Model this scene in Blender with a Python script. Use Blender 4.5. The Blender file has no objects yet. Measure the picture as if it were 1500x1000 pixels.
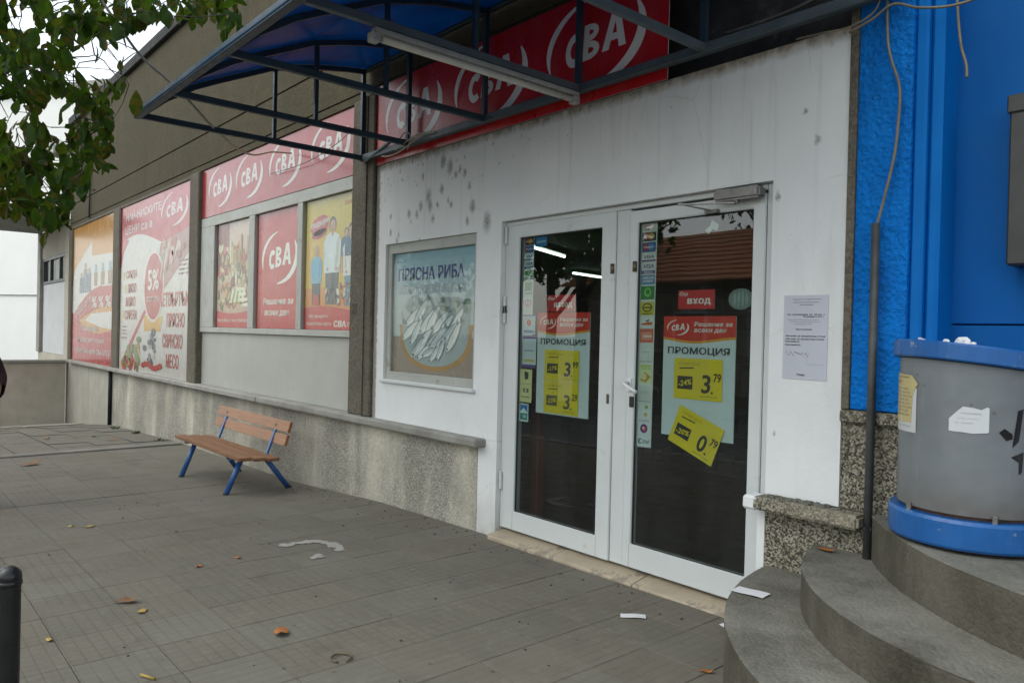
import bpy, bmesh, math, random
from mathutils import Vector, Matrix
random.seed(7)
R = math.radians
S = bpy.context.scene
COL = S.collection

# ------------------------------------------------------------------ camera
cam_d = bpy.data.cameras.new('camera')
cam_d.sensor_width = 36.0
cam_d.lens = 36.0 * 1107.0 / 1500.0
cam_d.clip_start = 0.05
cam_d.clip_end = 2000
cam = bpy.data.objects.new('camera', cam_d)
COL.objects.link(cam)
yaw, pitch, roll = R(49.262), R(-0.514), R(1.387)
f = Vector((-math.sin(yaw), math.cos(yaw), 0)); r = Vector((math.cos(yaw), math.sin(yaw), 0)); u = Vector((0, 0, 1))
f2 = f * math.cos(pitch) + u * math.sin(pitch); u2 = -f * math.sin(pitch) + u * math.cos(pitch)
r3 = r * math.cos(roll) + u2 * math.sin(roll); u3 = -r * math.sin(roll) + u2 * math.cos(roll)
mw = Matrix.Identity(4)
for i in range(3):
    mw[i][0] = r3[i]; mw[i][1] = u3[i]; mw[i][2] = -f2[i]
CAM = Vector((0, -3.5, 1.47))
mw[0][3], mw[1][3], mw[2][3] = CAM
cam.matrix_world = mw
S.camera = cam

# ------------------------------------------------------------------ world, sun, exposure
SUN_EL, SUN_AZ = 52.0, 204.0      # direction the light comes from, degrees clockwise from +y
w = bpy.data.worlds.new('World'); S.world = w; w.use_nodes = True
nt = w.node_tree; nt.nodes.clear()
sky = nt.nodes.new('ShaderNodeTexSky'); sky.sky_type = 'NISHITA'; sky.sun_disc = False
sky.sun_elevation = R(SUN_EL); sky.sun_rotation = R(SUN_AZ)
sky.air_density = 1.0; sky.dust_density = 1.5; sky.ozone_density = 1.0
hs = nt.nodes.new('ShaderNodeHueSaturation'); hs.inputs['Saturation'].default_value = 0.32
bg = nt.nodes.new('ShaderNodeBackground'); bg.inputs['Strength'].default_value = 0.15
wo = nt.nodes.new('ShaderNodeOutputWorld')
nt.links.new(sky.outputs[0], hs.inputs['Color']); tint = nt.nodes.new('ShaderNodeMix'); tint.data_type = 'RGBA'; tint.blend_type = 'MULTIPLY'; tint.inputs[0].default_value = 1.0; tint.inputs[7].default_value = (0.99, 1.0, 0.96, 1)
nt.links.new(hs.outputs[0], tint.inputs[6]); nt.links.new(tint.outputs[2], bg.inputs['Color']); nt.links.new(bg.outputs[0], wo.inputs['Surface'])
sl = bpy.data.lights.new('sun', 'SUN'); sl.energy = 0.5; sl.angle = R(60); sl.color = (0.97, 1.0, 0.94)
so = bpy.data.objects.new('sun', sl); COL.objects.link(so)
sd = Vector((math.sin(R(SUN_AZ)) * math.cos(R(SUN_EL)), math.cos(R(SUN_AZ)) * math.cos(R(SUN_EL)), math.sin(R(SUN_EL))))
so.rotation_euler = sd.to_track_quat('Z', 'Y').to_euler(); so.location = (-8, -20, 25)
S.view_settings.view_transform = 'Standard'; S.view_settings.look = 'None'
S.view_settings.gamma = 1.0; S.view_settings.use_curve_mapping = False
S.view_settings.exposure = 1.08
S.render.engine = 'CYCLES'
S.cycles.max_bounces = 8; S.cycles.transparent_max_bounces = 16

# ------------------------------------------------------------------ helpers: objects
WL = {}
def put(o, parent, loc):
    loc = Vector(loc)
    COL.objects.link(o)
    o.location = loc
    if parent is not None:
        o.parent = parent
        o.matrix_parent_inverse = Matrix.Translation(-WL[parent.name])
    WL[o.name] = loc
    return o
def tag(o, label=None, cat=None, group=None, kind=None):
    if label: o['label'] = label
    if cat: o['category'] = cat
    if group: o['group'] = group
    if kind: o['kind'] = kind
    return o
def thing(name, label, cat, loc=(0, 0, 0), group=None):
    o = bpy.data.objects.new(name, None); o.empty_display_size = 0.1
    put(o, None, loc)
    return tag(o, label, cat, group)

class MB:
    def __init__(s): s.bm = bmesh.new(); s.vcol = None
    def face(s, pts):
        vs = [s.bm.verts.new(p) for p in pts]
        return s.bm.faces.new(vs)
    def box(s, x0, x1, y0, y1, z0, z1):
        P = [(x0, y0, z0), (x1, y0, z0), (x1, y1, z0), (x0, y1, z0), (x0, y0, z1), (x1, y0, z1), (x1, y1, z1), (x0, y1, z1)]
        v = [s.bm.verts.new(p) for p in P]
        for q in ((0, 3, 2, 1), (4, 5, 6, 7), (0, 1, 5, 4), (1, 2, 6, 5), (2, 3, 7, 6), (3, 0, 4, 7)):
            s.bm.faces.new([v[i] for i in q])
        return s
    def beam(s, a, b, w, h, up=(0, 0, 1)):
        a, b = Vector(a), Vector(b); d = (b - a).normalized(); up = Vector(up)
        sx = d.cross(up)
        if sx.length < 1e-4: sx = d.cross(Vector((0, 1, 0)))
        sx.normalize(); sz = sx.cross(d).normalized()
        v = []
        for p in (a, b):
            for i, j in ((-1, -1), (1, -1), (1, 1), (-1, 1)):
                v.append(s.bm.verts.new(p + sx * i * w / 2 + sz * j * h / 2))
        for q in ((3, 2, 1, 0), (4, 5, 6, 7), (0, 1, 5, 4), (1, 2, 6, 5), (2, 3, 7, 6), (3, 0, 4, 7)):
            s.bm.faces.new([v[i] for i in q])
        return s
    def tube(s, pts, rad, seg=8, caps=True):
        pts = [Vector(p) for p in pts]; n = len(pts)
        rads = rad if isinstance(rad, (list, tuple)) else [rad] * n
        rings = []; prev = None
        for i, p in enumerate(pts):
            d = (pts[min(i + 1, n - 1)] - pts[max(i - 1, 0)]).normalized()
            if prev is None:
                a = d.cross(Vector((0, 0, 1)))
                if a.length < 1e-3: a = d.cross(Vector((0, 1, 0)))
            else:
                a = prev - d * prev.dot(d)
            a.normalize(); b = d.cross(a); prev = a
            rings.append([s.bm.verts.new(p + (a * math.cos(t) + b * math.sin(t)) * rads[i]) for t in [2 * math.pi * k / seg for k in range(seg)]])
        for i in range(n - 1):
            for k in range(seg):
                s.bm.faces.new([rings[i][k], rings[i][(k + 1) % seg], rings[i + 1][(k + 1) % seg], rings[i + 1][k]]).smooth = True
        if caps:
            s.bm.faces.new(rings[0][::-1]); s.bm.faces.new(rings[-1])
        return s
    def lathe(s, prof, cx, cy, seg=32, a0=0.0, a1=2 * math.pi, zf=None, closed_prof=False):
        full = abs(a1 - a0 - 2 * math.pi) < 1e-6
        na = seg if full else seg + 1
        rings = []
        for k in range(na):
            a = a0 + (a1 - a0) * k / seg
            ring = []
            for (rr, z) in prof:
                x = cx + rr * math.cos(a); y = cy + rr * math.sin(a)
                ring.append(s.bm.verts.new((x, y, z if zf is None else zf(x, y, z))))
            rings.append(ring)
        m = len(prof)
        for k in range(seg):
            A, B = rings[k], rings[(k + 1) % na]
            for i in range(m if closed_prof else m - 1):
                j = (i + 1) % m
                s.bm.faces.new([A[i], B[i], B[j], A[j]])
        return s
    def prism(s, poly, z0, z1):
        b = [s.bm.verts.new((p[0], p[1], z0)) for p in poly]; t = [s.bm.verts.new((p[0], p[1], z1)) for p in poly]
        n = len(poly)
        s.bm.faces.new(b[::-1]); s.bm.faces.new(t)
        for i in range(n): s.bm.faces.new([b[i], b[(i + 1) % n], t[(i + 1) % n], t[i]])
        return s
    def holewall(s, x0, x1, z0, z1, y0, y1, holes):
        xs = sorted(set([x0, x1] + [h[0] for h in holes] + [h[1] for h in holes]))
        zs = sorted(set([z0, z1] + [h[2] for h in holes] + [h[3] for h in holes]))
        xs = [x for x in xs if x0 <= x <= x1]; zs = [z for z in zs if z0 <= z <= z1]
        def solid(i, j):
            if i < 0 or j < 0 or i >= len(xs) - 1 or j >= len(zs) - 1: return False
            cx = (xs[i] + xs[i + 1]) / 2; cz = (zs[j] + zs[j + 1]) / 2
            return not any(h[0] < cx < h[1] and h[2] < cz < h[3] for h in holes)
        V = {}
        def v(i, j, k):
            if (i, j, k) not in V: V[(i, j, k)] = s.bm.verts.new((xs[i], y0 if k == 0 else y1, zs[j]))
            return V[(i, j, k)]
        for i in range(len(xs) - 1):
            for j in range(len(zs) - 1):
                if not solid(i, j): continue
                s.bm.faces.new([v(i, j, 0), v(i + 1, j, 0), v(i + 1, j + 1, 0), v(i, j + 1, 0)])
                s.bm.faces.new([v(i, j, 1), v(i, j + 1, 1), v(i + 1, j + 1, 1), v(i + 1, j, 1)])
                if not solid(i - 1, j): s.bm.faces.new([v(i, j, 0), v(i, j + 1, 0), v(i, j + 1, 1), v(i, j, 1)])
                if not solid(i + 1, j): s.bm.faces.new([v(i + 1, j, 0), v(i + 1, j, 1), v(i + 1, j + 1, 1), v(i + 1, j + 1, 0)])
                if not solid(i, j - 1): s.bm.faces.new([v(i, j, 0), v(i, j, 1), v(i + 1, j, 1), v(i + 1, j, 0)])
                if not solid(i, j + 1): s.bm.faces.new([v(i, j + 1, 0), v(i + 1, j + 1, 0), v(i + 1, j + 1, 1), v(i, j + 1, 1)])
        return s
    def build(s, name, mat, parent=None, bevel=0.0, smooth=False, fixn=True, jitter=0.0, subd=0, segs=1):
        bm = s.bm
        if fixn: bmesh.ops.recalc_face_normals(bm, faces=bm.faces)
        if subd: bmesh.ops.subdivide_edges(bm, edges=bm.edges, cuts=subd, use_grid_fill=True)
        if bevel > 0:
            bmesh.ops.bevel(bm, geom=list(bm.edges), offset=bevel, segments=segs, affect='EDGES', clamp_overlap=True)
        if jitter:
            for v in bm.verts: v.co += Vector((random.uniform(-1, 1), random.uniform(-1, 1), random.uniform(-1, 1))) * jitter
        xs = [v.co.x for v in bm.verts]; ys = [v.co.y for v in bm.verts]; zs = [v.co.z for v in bm.verts]
        c = Vector(((min(xs) + max(xs)) / 2, (min(ys) + max(ys)) / 2, min(zs)))
        bmesh.ops.translate(bm, verts=bm.verts, vec=-c)
        me = bpy.data.meshes.new(name); bm.to_mesh(me); bm.free()
        if mat is not None: me.materials.append(mat)
        if smooth:
            for p in me.polygons: p.use_smooth = True
        o = bpy.data.objects.new(name, me)
        return put(o, parent, c)

# ------------------------------------------------------------------ helpers: materials
def srgb(h):
    if isinstance(h, str):
        h = h.lstrip('#'); h = [int(h[i:i + 2], 16) / 255 for i in (0, 2, 4)]
    return tuple((c / 12.92 if c <= 0.04045 else ((c + 0.055) / 1.055) ** 2.4) for c in h)
class NG:
    def __init__(s, name):
        s.m = bpy.data.materials.new(name); s.m.use_nodes = True
        s.t = s.m.node_tree; s.t.nodes.clear()
        s.out = s.n('ShaderNodeOutputMaterial')
    def n(s, typ, **kw):
        nd = s.t.nodes.new(typ)
        for k, v in kw.items():
            if k in nd.inputs.keys(): 
                inp = nd.inputs[k]
                if hasattr(v, 'is_output'): s.t.links.new(v, inp)
                else: inp.default_value = v
            else: setattr(nd, k, v)
        return nd
    def l(s, a, b): s.t.links.new(a, b)
    def coord(s, which='Object'):
        return s.n('ShaderNodeTexCoord').outputs[which]
    def pos(s): return s.n('ShaderNodeNewGeometry').outputs['Position']
    def noise(s, vec, scale, detail=4, rough=0.55):
        nd = s.n('ShaderNodeTexNoise', Scale=scale, Detail=detail, Roughness=rough); s.l(vec, nd.inputs['Vector']); return nd.outputs['Fac']
    def scl(s, vec, sc):
        nd = s.n('ShaderNodeMapping'); nd.inputs['Scale'].default_value = sc; s.l(vec, nd.inputs['Vector']); return nd.outputs[0]
    def voro(s, vec, scale, out='Distance', feature='F1'):
        nd = s.n('ShaderNodeTexVoronoi', Scale=scale); nd.feature = feature; s.l(vec, nd.inputs['Vector']); return nd.outputs[out]
    def ramp(s, fac, stops):
        nd = s.n('ShaderNodeValToRGB'); s.l(fac, nd.inputs['Fac']); e = nd.color_ramp.elements
        while len(e) < len(stops): e.new(0.5)
        for i, (p, c) in enumerate(stops):
            e[i].position = p; c = c if not isinstance(c, (int, float)) else (c, c, c); e[i].color = (c[0], c[1], c[2], 1)
        return nd.outputs['Color']
    def mix(s, fac, a, b, blend='MIX'):
        nd = s.n('ShaderNodeMix'); nd.data_type = 'RGBA'; nd.blend_type = blend
        for v, i in ((fac, 0), (a, 6), (b, 7)):
            if hasattr(v, 'is_output'): s.l(v, nd.inputs[i])
            elif isinstance(v, (int, float)): nd.inputs[i].default_value = v if i == 0 else (v, v, v, 1)
            else: nd.inputs[i].default_value = (v[0], v[1], v[2], 1)
        return nd.outputs[2]
    def math(s, op, a, b=0.0, c=0.0):
        nd = s.n('ShaderNodeMath'); nd.operation = op
        for i, v in enumerate((a, b, c)):
            if hasattr(v, 'is_output'): s.l(v, nd.inputs[i])
            else: nd.inputs[i].default_value = v
        return nd.outputs[0]
    def xyz(s, vec):
        nd = s.n('ShaderNodeSeparateXYZ'); s.l(vec, nd.inputs[0]); return nd.outputs
    def bump(s, h, strength=0.3, dist=0.01, normal=None):
        nd = s.n('ShaderNodeBump', Strength=strength, Distance=dist); s.l(h, nd.inputs['Height'])
        if normal is not None: s.l(normal, nd.inputs['Normal'])
        return nd.outputs[0]
    def bsdf(s, col, rough=0.6, normal=None, spec=0.5, metal=0.0):
        nd = s.n('ShaderNodeBsdfPrincipled')
        for v, k in ((col, 'Base Color'), (rough, 'Roughness'), (spec, 'Specular IOR Level'), (metal, 'Metallic')):
            if hasattr(v, 'is_output'): s.l(v, nd.inputs[k])
            elif k == 'Base Color': nd.inputs[k].default_value = (v[0], v[1], v[2], 1)
            else: nd.inputs[k].default_value = v
        if normal is not None: s.l(normal, nd.inputs['Normal'])
        s.l(nd.outputs[0], s.out.inputs['Surface'])
        return nd
def simple(name, col, rough=0.5, var=0.12, vs=4.0, bump=0.0, bs=60.0, metal=0.0, spec=0.5, wear=None, wear_amt=0.62, wear_scale=9.0, bdist=0.004):
    g = NG(name); c = g.coord()
    f = g.noise(c, vs, 5)
    lo = tuple(x * (1 - var) for x in col); hi = tuple(x * (1 + var) for x in col)
    base = g.ramp(f, [(0.3, lo), (0.7, hi)])
    rg = g.ramp(g.noise(c, vs * 2.3, 3), [(0.3, max(0.03, rough - 0.08)), (0.7, min(1, rough + 0.1))])
    if wear is not None:
        m = g.ramp(g.noise(c, wear_scale, 8, 0.65), [(wear_amt, 0.0), (wear_amt + 0.06, 1.0)])
        base = g.mix(m, base, wear)
    nrm = g.bump(g.noise(c, bs, 6, 0.65), bump, bdist) if bump else None
    g.bsdf(base, rg, nrm, spec, metal)
    return g.m

def concrete(name, a, b, stain, pebble=0.0, bump=0.5, streak=0.5, rough=0.9):
    g = NG(name); p = g.pos()
    big = g.noise(p, 0.5, 6, 0.6); mid = g.noise(p, 4, 6, 0.6)
    base = g.ramp(mid, [(0.3, a), (0.72, b)])
    st = g.noise(g.scl(p, (2.2, 2.2, 0.28)), 1.2, 5, 0.62)
    base = g.mix(g.math('MULTIPLY', g.ramp(st, [(0.48, 0.0), (0.72, 1.0)]), streak), base, stain)
    base = g.mix(g.math('MULTIPLY', g.ramp(big, [(0.45, 0.0), (0.7, 1.0)]), 0.4), base, stain)
    h = g.noise(p, 70, 4, 0.7)
    if pebble:
        ce = g.voro(p, 75, 'Color'); cs = g.xyz(ce)
        pc = g.ramp(cs[0], [(0.0, (0.06, 0.055, 0.045)), (0.3, (0.16, 0.14, 0.11)), (0.6, (0.30, 0.28, 0.23)), (1.0, (0.45, 0.43, 0.37))])
        base = g.mix(pebble, base, pc)
        h = g.math('ADD', g.math('MULTIPLY', g.voro(p, 75), -0.8), g.math('MULTIPLY', h, 0.5))
    n = g.bump(h, bump, 0.006)
    n = g.bump(g.noise(p, 9, 4), 0.25, 0.02, n)
    g.bsdf(base, rough, n, 0.3)
    return g.m

def terrazzo(name, cover=0.0, dark=1.0, lift=1.0, soft=0.0):
    g = NG(name); p = g.pos()
    c = g.xyz(g.voro(p, 125, 'Color'))[0]
    st = g.ramp(c, [(0.0, (0.02 * dark, 0.018 * dark, 0.016 * dark)), (0.27, (0.045, 0.04, 0.03)), (0.3, (0.11, 0.095, 0.068)), (0.62, (0.185, 0.162, 0.118)), (0.66, (0.30, 0.27, 0.21)), (1.0, (0.40, 0.37, 0.30))])
    st.node.color_ramp.interpolation = 'LINEAR'
    st = g.mix(g.math('MULTIPLY', g.ramp(g.voro(p, 125, 'Distance'), [(0.4, 0.0), (0.8, 1.0)]), 0.3), st, (0.13, 0.15, 0.11))
    if soft: st = g.mix(soft, st, (0.175, 0.16, 0.125))
    if cover:
        m = g.ramp(g.noise(g.scl(p, (1.0, 1.0, 0.22)), 1.6, 6, 0.6), [(0.46, 0.0), (0.66, 1.0)])
        st = g.mix(g.math('MULTIPLY', m, cover), st, g.ramp(g.noise(p, 30, 5), [(0.3, (0.28, 0.25, 0.18)), (0.7, (0.40, 0.37, 0.28))]))
    lo = g.ramp(g.noise(p, 2.2, 6), [(0.45, 0.0), (0.75, 1.0)])
    st = g.mix(g.math('MULTIPLY', lo, 0.5), st, (0.09, 0.085, 0.06))
    if lift != 1.0: st = g.mix(1.0, st, (lift * 0.93, lift * 0.96, lift * 1.06), 'MULTIPLY')
    n = g.bump(g.math('MULTIPLY', g.voro(p, 125), -1.0), 0.5, 0.006)
    g.bsdf(st, 0.75, n, 0.35)
    return g.m

def paving(name, mode):
    g = NG(name); c = g.coord(); p = g.pos()
    rnd = g.n('ShaderNodeObjectInfo').outputs['Random']
    X, Y, Z = g.xyz(c)
    def groove(v):
        t = g.math('ABSOLUTE', g.math('SUBTRACT', g.math('FRACT', g.math('DIVIDE', g.math('ADD', v, 2.0), 0.0583)), 0.5))
        return g.ramp(t, [(0.0, 0.0), (0.13, 1.0)])
    gx = groove(X); gy = groove(Y)
    if mode == 'grid': gm = g.mix(1.0, gx, gy, 'MULTIPLY')
    elif mode == 'rib': gm = gx
    else: gm = gy
    r2 = g.math('FRACT', g.math('MULTIPLY', rnd, 7.31))
    worn = g.ramp(g.noise(p, 2.6, 5, 0.6), [(0.34, 0.25), (0.58, 1.0)])
    base = g.ramp(rnd, [(0.0, (0.1252, 0.1154, 0.09224)), (0.4, (0.1328, 0.1236, 0.09914)), (0.7, (0.1361, 0.1231, 0.09702)), (1.0, (0.1416, 0.1325, 0.1071))])
    base = g.mix(g.math('MULTIPLY', g.ramp(g.noise(p, 5.0, 8, 0.65), [(0.42, 0.0), (0.75, 1.0)]), 0.45), base, (0.08498, 0.08042, 0.06464))
    base = g.mix(g.math('MULTIPLY', g.ramp(g.noise(p, 55, 6, 0.7), [(0.35, 0.0), (0.75, 1.0)]), 0.30), base, (0.1999, 0.188, 0.1515))
    base = g.mix(g.math('MULTIPLY', g.ramp(g.noise(p, 1.1, 5, 0.6), [(0.5, 0.0), (0.68, 1.0)]), 0.45), base, (0.1701, 0.1638, 0.1371))
    base = g.mix(g.ramp(r2, [(0.82, 0.0), (0.86, 0.16)]), base, (0.1723, 0.1404, 0.1089))
    base = g.mix(g.ramp(r2, [(0.12, 0.22), (0.16, 0.0)]), base, (0.1869, 0.1833, 0.1565))
    base = g.mix(g.math('MULTIPLY', g.ramp(g.noise(p, 14.0, 7, 0.7), [(0.55, 0.0), (0.72, 1.0)]), 0.4), base, (0.2263, 0.2148, 0.1797))
    base = g.mix(g.math('MULTIPLY', g.ramp(g.noise(p, 3.3, 6, 0.7), [(0.56, 0.0), (0.70, 1.0)]), 0.45), base, (0.07595, 0.0716, 0.05988))
    gum = g.ramp(g.voro(p, 5.5), [(0.045, 1.0), (0.075, 0.0)])
    base = g.mix(g.math('MULTIPLY', gum, 0.55), base, (0.05998, 0.05729, 0.04823))
    inv = g.math('MULTIPLY', g.math('SUBTRACT', 1.0, gm), worn)
    base = g.mix(g.math('MULTIPLY', inv, 0.30), base, (0.05998, 0.05628, 0.04436))
    h = g.math('ADD', g.math('MULTIPLY', inv, -1.0), g.math('MULTIPLY', g.noise(p, 90, 5, 0.7), 0.35))
    n = g.bump(h, 0.35, 0.004)
    g.bsdf(base, 0.86, n, 0.35)
    return g.m

def glass(name, tint=(0.80, 0.86, 0.84), refl=1.8):
    g = NG(name)
    fr = g.n('ShaderNodeFresnel', IOR=1.52)
    tr = g.n('ShaderNodeBsdfTransparent'); tr.inputs[0].default_value = (*tint, 1)
    gl = g.n('ShaderNodeBsdfGlossy', Roughness=0.012)
    c = g.pos()
    nb = g.bump(g.noise(c, 2.2, 2), 0.02, 0.02); g.l(nb, gl.inputs['Normal'])
    mx = g.n('ShaderNodeMixShader'); gb = g.n('ShaderNodeNewGeometry').outputs['Backfacing']
    g.l(g.math('MULTIPLY', g.math('MINIMUM', g.math('MULTIPLY', fr.outputs[0], refl), 1.0), g.math('SUBTRACT', 1.0, gb)), mx.inputs[0]); g.l(tr.outputs[0], mx.inputs[1]); g.l(gl.outputs[0], mx.inputs[2])
    df = g.n('ShaderNodeBsdfDiffuse'); df.inputs[0].default_value = (0.55, 0.57, 0.54, 1)
    m2 = g.n('ShaderNodeMixShader'); g.l(g.math('MULTIPLY', g.ramp(g.noise(g.scl(c, (2.5, 2.5, 0.8)), 2.0, 6, 0.65), [(0.35, 0.1), (0.75, 1.0)]), 0.016), m2.inputs[0])
    g.l(mx.outputs[0], m2.inputs[1]); g.l(df.outputs[0], m2.inputs[2]); g.l(m2.outputs[0], g.out.inputs['Surface'])
    return g.m

def printmat(name, rough=0.35, spec=0.5, glare_tint=None, glare_amt=0.0, coat=0.0):
    g = NG(name)
    at = g.n('ShaderNodeVertexColor'); at.layer_name = 'print'
    c = at.outputs['Color']
    p = g.pos()
    c = g.mix(g.math('MULTIPLY', g.ramp(g.noise(g.scl(p, (3, 3, 0.7)), 2.5, 6), [(0.45, 0.0), (0.8, 1.0)]), 0.16), c, (0.30, 0.28, 0.25))
    if glare_tint: c = g.mix(glare_amt, c, glare_tint)
    if coat: c = g.mix(1.0, c, (0.60, 0.61, 0.60), 'MULTIPLY')
    n = g.bump(g.noise(p, 2.5, 3), 0.10, 0.02)
    b = g.bsdf(c, g.ramp(g.noise(p, 5, 4), [(0.3, max(.05, rough - 0.06)), (0.7, rough + 0.08)]), n, spec)
    b.inputs['Coat Weight'].default_value = coat; b.inputs['Coat Roughness'].default_value = rough * 0.6; b.inputs['Coat IOR'].default_value = 1.5
    return g.m

def leafmat(name, cols, trans=0.45):
    g = NG(name)
    rnd = g.n('ShaderNodeObjectInfo').outputs['Random']
    geo = g.n('ShaderNodeNewGeometry')
    p = geo.outputs['Position']
    fac = g.math('FRACT', g.math('ADD', rnd, g.math('MULTIPLY', g.noise(p, 6.0, 2), 1.6)))
    col = g.ramp(fac, [(i / (len(cols) - 1), c) for i, c in enumerate(cols)])
    d = g.n('ShaderNodeBsdfPrincipled'); g.l(col, d.inputs['Base Color']); d.inputs['Roughness'].default_value = 0.6; d.inputs['Specular IOR Level'].default_value = 0.1
    t = g.n('ShaderNodeBsdfTranslucent'); g.l(g.mix(0.5, col, (0.12, 0.22, 0.012)), t.inputs['Color'])
    mx = g.n('ShaderNodeMixShader'); mx.inputs[0].default_value = trans
    g.l(d.outputs[0], mx.inputs[1]); g.l(t.outputs[0], mx.inputs[2]); g.l(mx.outputs[0], g.out.inputs['Surface'])
    return g.m

# white rendered wall: grime spots near its top edge, rust line, chipped paint
def white_wall():
    g = NG('white_render'); p = g.pos(); X, Y, Z = g.xyz(p)
    base = g.ramp(g.noise(p, 1.4, 6, 0.6), [(0.3, (0.68, 0.70, 0.705)), (0.7, (0.76, 0.78, 0.775))])
    up = g.ramp(Z, [(0.0, 0.0), (1.0, 1.0)])
    zr = g.n('ShaderNodeMapRange'); g.l(Z, zr.inputs[0]); zr.inputs[1].default_value = 2.25; zr.inputs[2].default_value = 2.96
    xr = g.n('ShaderNodeMapRange'); g.l(X, xr.inputs[0]); xr.inputs[1].default_value = -3.0; xr.inputs[2].default_value = -5.2; xr.inputs[3].default_value = 0.45
    wv = g.n('ShaderNodeVectorMath'); wv.operation = 'ADD'; g.l(p, wv.inputs[0])
    wn = g.n('ShaderNodeTexNoise', Scale=22.0, Detail=4.0); g.l(p, wn.inputs['Vector'])
    ws = g.n('ShaderNodeVectorMath'); ws.operation = 'SCALE'; ws.inputs['Scale'].default_value = 0.045; g.l(wn.outputs['Color'], ws.inputs[0]); g.l(ws.outputs[0], wv.inputs[1])
    q = g.scl(wv.outputs[0], (1.0, 1.0, 0.6))
    for vs, amt, big in ((11.0, 0.5, 0.30), (26.0, 0.55, 0.40)):
        dd = g.voro(q, vs); cc = g.xyz(g.voro(q, vs, 'Color'))[0]
        act = g.math('MULTIPLY', zr.outputs[0], xr.outputs[0])
        rad = g.math('MULTIPLY', g.math('MAXIMUM', g.math('SUBTRACT', g.math('MULTIPLY', act, 1.15), cc), 0.0), big)
        sp = g.ramp(g.math('SUBTRACT', rad, dd), [(0.0, 0.0), (0.09, 1.0)])
        base = g.mix(g.math('MULTIPLY', sp, amt), base, (0.14, 0.13, 0.115))
    qs = random.Random(31)
    pts = [(qs.uniform(-5.45, -4.55), qs.uniform(2.42, 2.86), qs.uniform(0.022, 0.05)) for k in range(15)] + [(qs.uniform(-5.9, -5.0), qs.uniform(2.2, 2.5), qs.uniform(0.015, 0.03)) for k in range(9)] + [(-4.38, 2.30, 0.06), (-4.86, 2.78, 0.05), (-4.62, 2.33, 0.03), (-1.83, 2.45, 0.02), (-1.90, 2.60, 0.016), (-2.03, 2.2, 0.02), (-2.02, 1.0, 0.012)]
    acc = None
    for (sx, sz, sr) in pts:
        vd = g.n('ShaderNodeVectorMath'); vd.operation = 'DISTANCE'; g.l(q, vd.inputs[0]); vd.inputs[1].default_value = (sx + .022, .022, (sz + .022) * 0.6)
        m_ = g.n('ShaderNodeMapRange'); g.l(vd.outputs['Value'], m_.inputs[0]); m_.inputs[1].default_value = sr; m_.inputs[2].default_value = sr * 0.25; m_.inputs[3].default_value = 0.0; m_.inputs[4].default_value = 1.0
        acc = m_.outputs[0] if acc is None else g.math('MAXIMUM', acc, m_.outputs[0])
    base = g.mix(g.math('MULTIPLY', acc, g.math('MULTIPLY', g.noise(p, 60, 4), 1.25)), base, (0.10, 0.095, 0.085))
    zt = g.n('ShaderNodeMapRange'); g.l(Z, zt.inputs[0]); zt.inputs[1].default_value = 2.80; zt.inputs[2].default_value = 2.955
    rust = g.ramp(g.math('MULTIPLY', zt.outputs[0], g.math('ADD', g.noise(g.scl(p, (1, 1, 0.35)), 12, 6, 0.7), 0.42)), [(0.50, 0.0), (0.85, 1.0)])
    base = g.mix(g.math('MULTIPLY', rust, 0.85), base, g.ramp(g.noise(p, 18, 4), [(0.35, (0.10, 0.07, 0.04)), (0.65, (0.34, 0.27, 0.17))]))
    xl = g.n('ShaderNodeMapRange'); g.l(X, xl.inputs[0]); xl.inputs[1].default_value = -5.86; xl.inputs[2].default_value = -5.97
    chip = g.ramp(g.math('MULTIPLY', xl.outputs[0], g.math('ADD', g.noise(p, 14, 6, 0.7), 0.35)), [(0.42, 0.0), (0.52, 1.0)])
    base = g.mix(g.math('MULTIPLY', chip, 0.8), base, (0.20, 0.18, 0.15))
    zb = g.n('ShaderNodeMapRange'); g.l(Z, zb.inputs[0]); zb.inputs[1].default_value = 0.35; zb.inputs[2].default_value = 0.0
    dirt = g.math('MULTIPLY', zb.outputs[0], g.noise(p, 8, 5))
    base = g.mix(dirt, base, (0.33, 0.31, 0.27))
    low = g.ramp(g.noise(g.scl(p, (1, 1, 0.3)), 3.2, 6, 0.65), [(0.55, 0.0), (0.85, 1.0)])
    base = g.mix(g.math('MULTIPLY', low, 0.42), base, (0.46, 0.45, 0.40))
    st = g.ramp(g.noise(g.scl(p, (9, 9, 0.35)), 1.6, 6, 0.65), [(0.56, 0.0), (0.80, 1.0)])
    zd = g.n('ShaderNodeMapRange'); g.l(Z, zd.inputs[0]); zd.inputs[1].default_value = 1.7; zd.inputs[2].default_value = 2.95; zd.inputs[3].default_value = 0.12; zd.inputs[4].default_value = 0.55
    base = g.mix(g.math('MULTIPLY', st, zd.outputs[0]), base, (0.36, 0.34, 0.29))
    ck = g.n('ShaderNodeTexVoronoi', Scale=1.3); ck.feature = 'DISTANCE_TO_EDGE'; g.l(wv.outputs[0], ck.inputs['Vector'])
    ckm = g.math('MULTIPLY', g.ramp(ck.outputs['Distance'], [(0.0, 1.0), (0.0045, 0.0)]), g.ramp(g.noise(p, 1.7, 3), [(0.5, 0.0), (0.6, 0.28)]))
    base = g.mix(ckm, base, (0.30, 0.28, 0.24))
    sp2 = g.math('MULTIPLY', g.ramp(g.voro(p, 34), [(0.05, 1.0), (0.11, 0.0)]), g.ramp(g.noise(p, 2.4, 3), [(0.52, 0.0), (0.62, 0.5)]))
    base = g.mix(sp2, base, (0.30, 0.27, 0.22))
    n = g.bump(g.noise(p, 45, 5, 0.6), 0.22, 0.006); n = g.bump(g.noise(p, 3.5, 3), 0.25, 0.02, n)
    g.bsdf(base, 0.75, n, 0.3)
    return g.m

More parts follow.
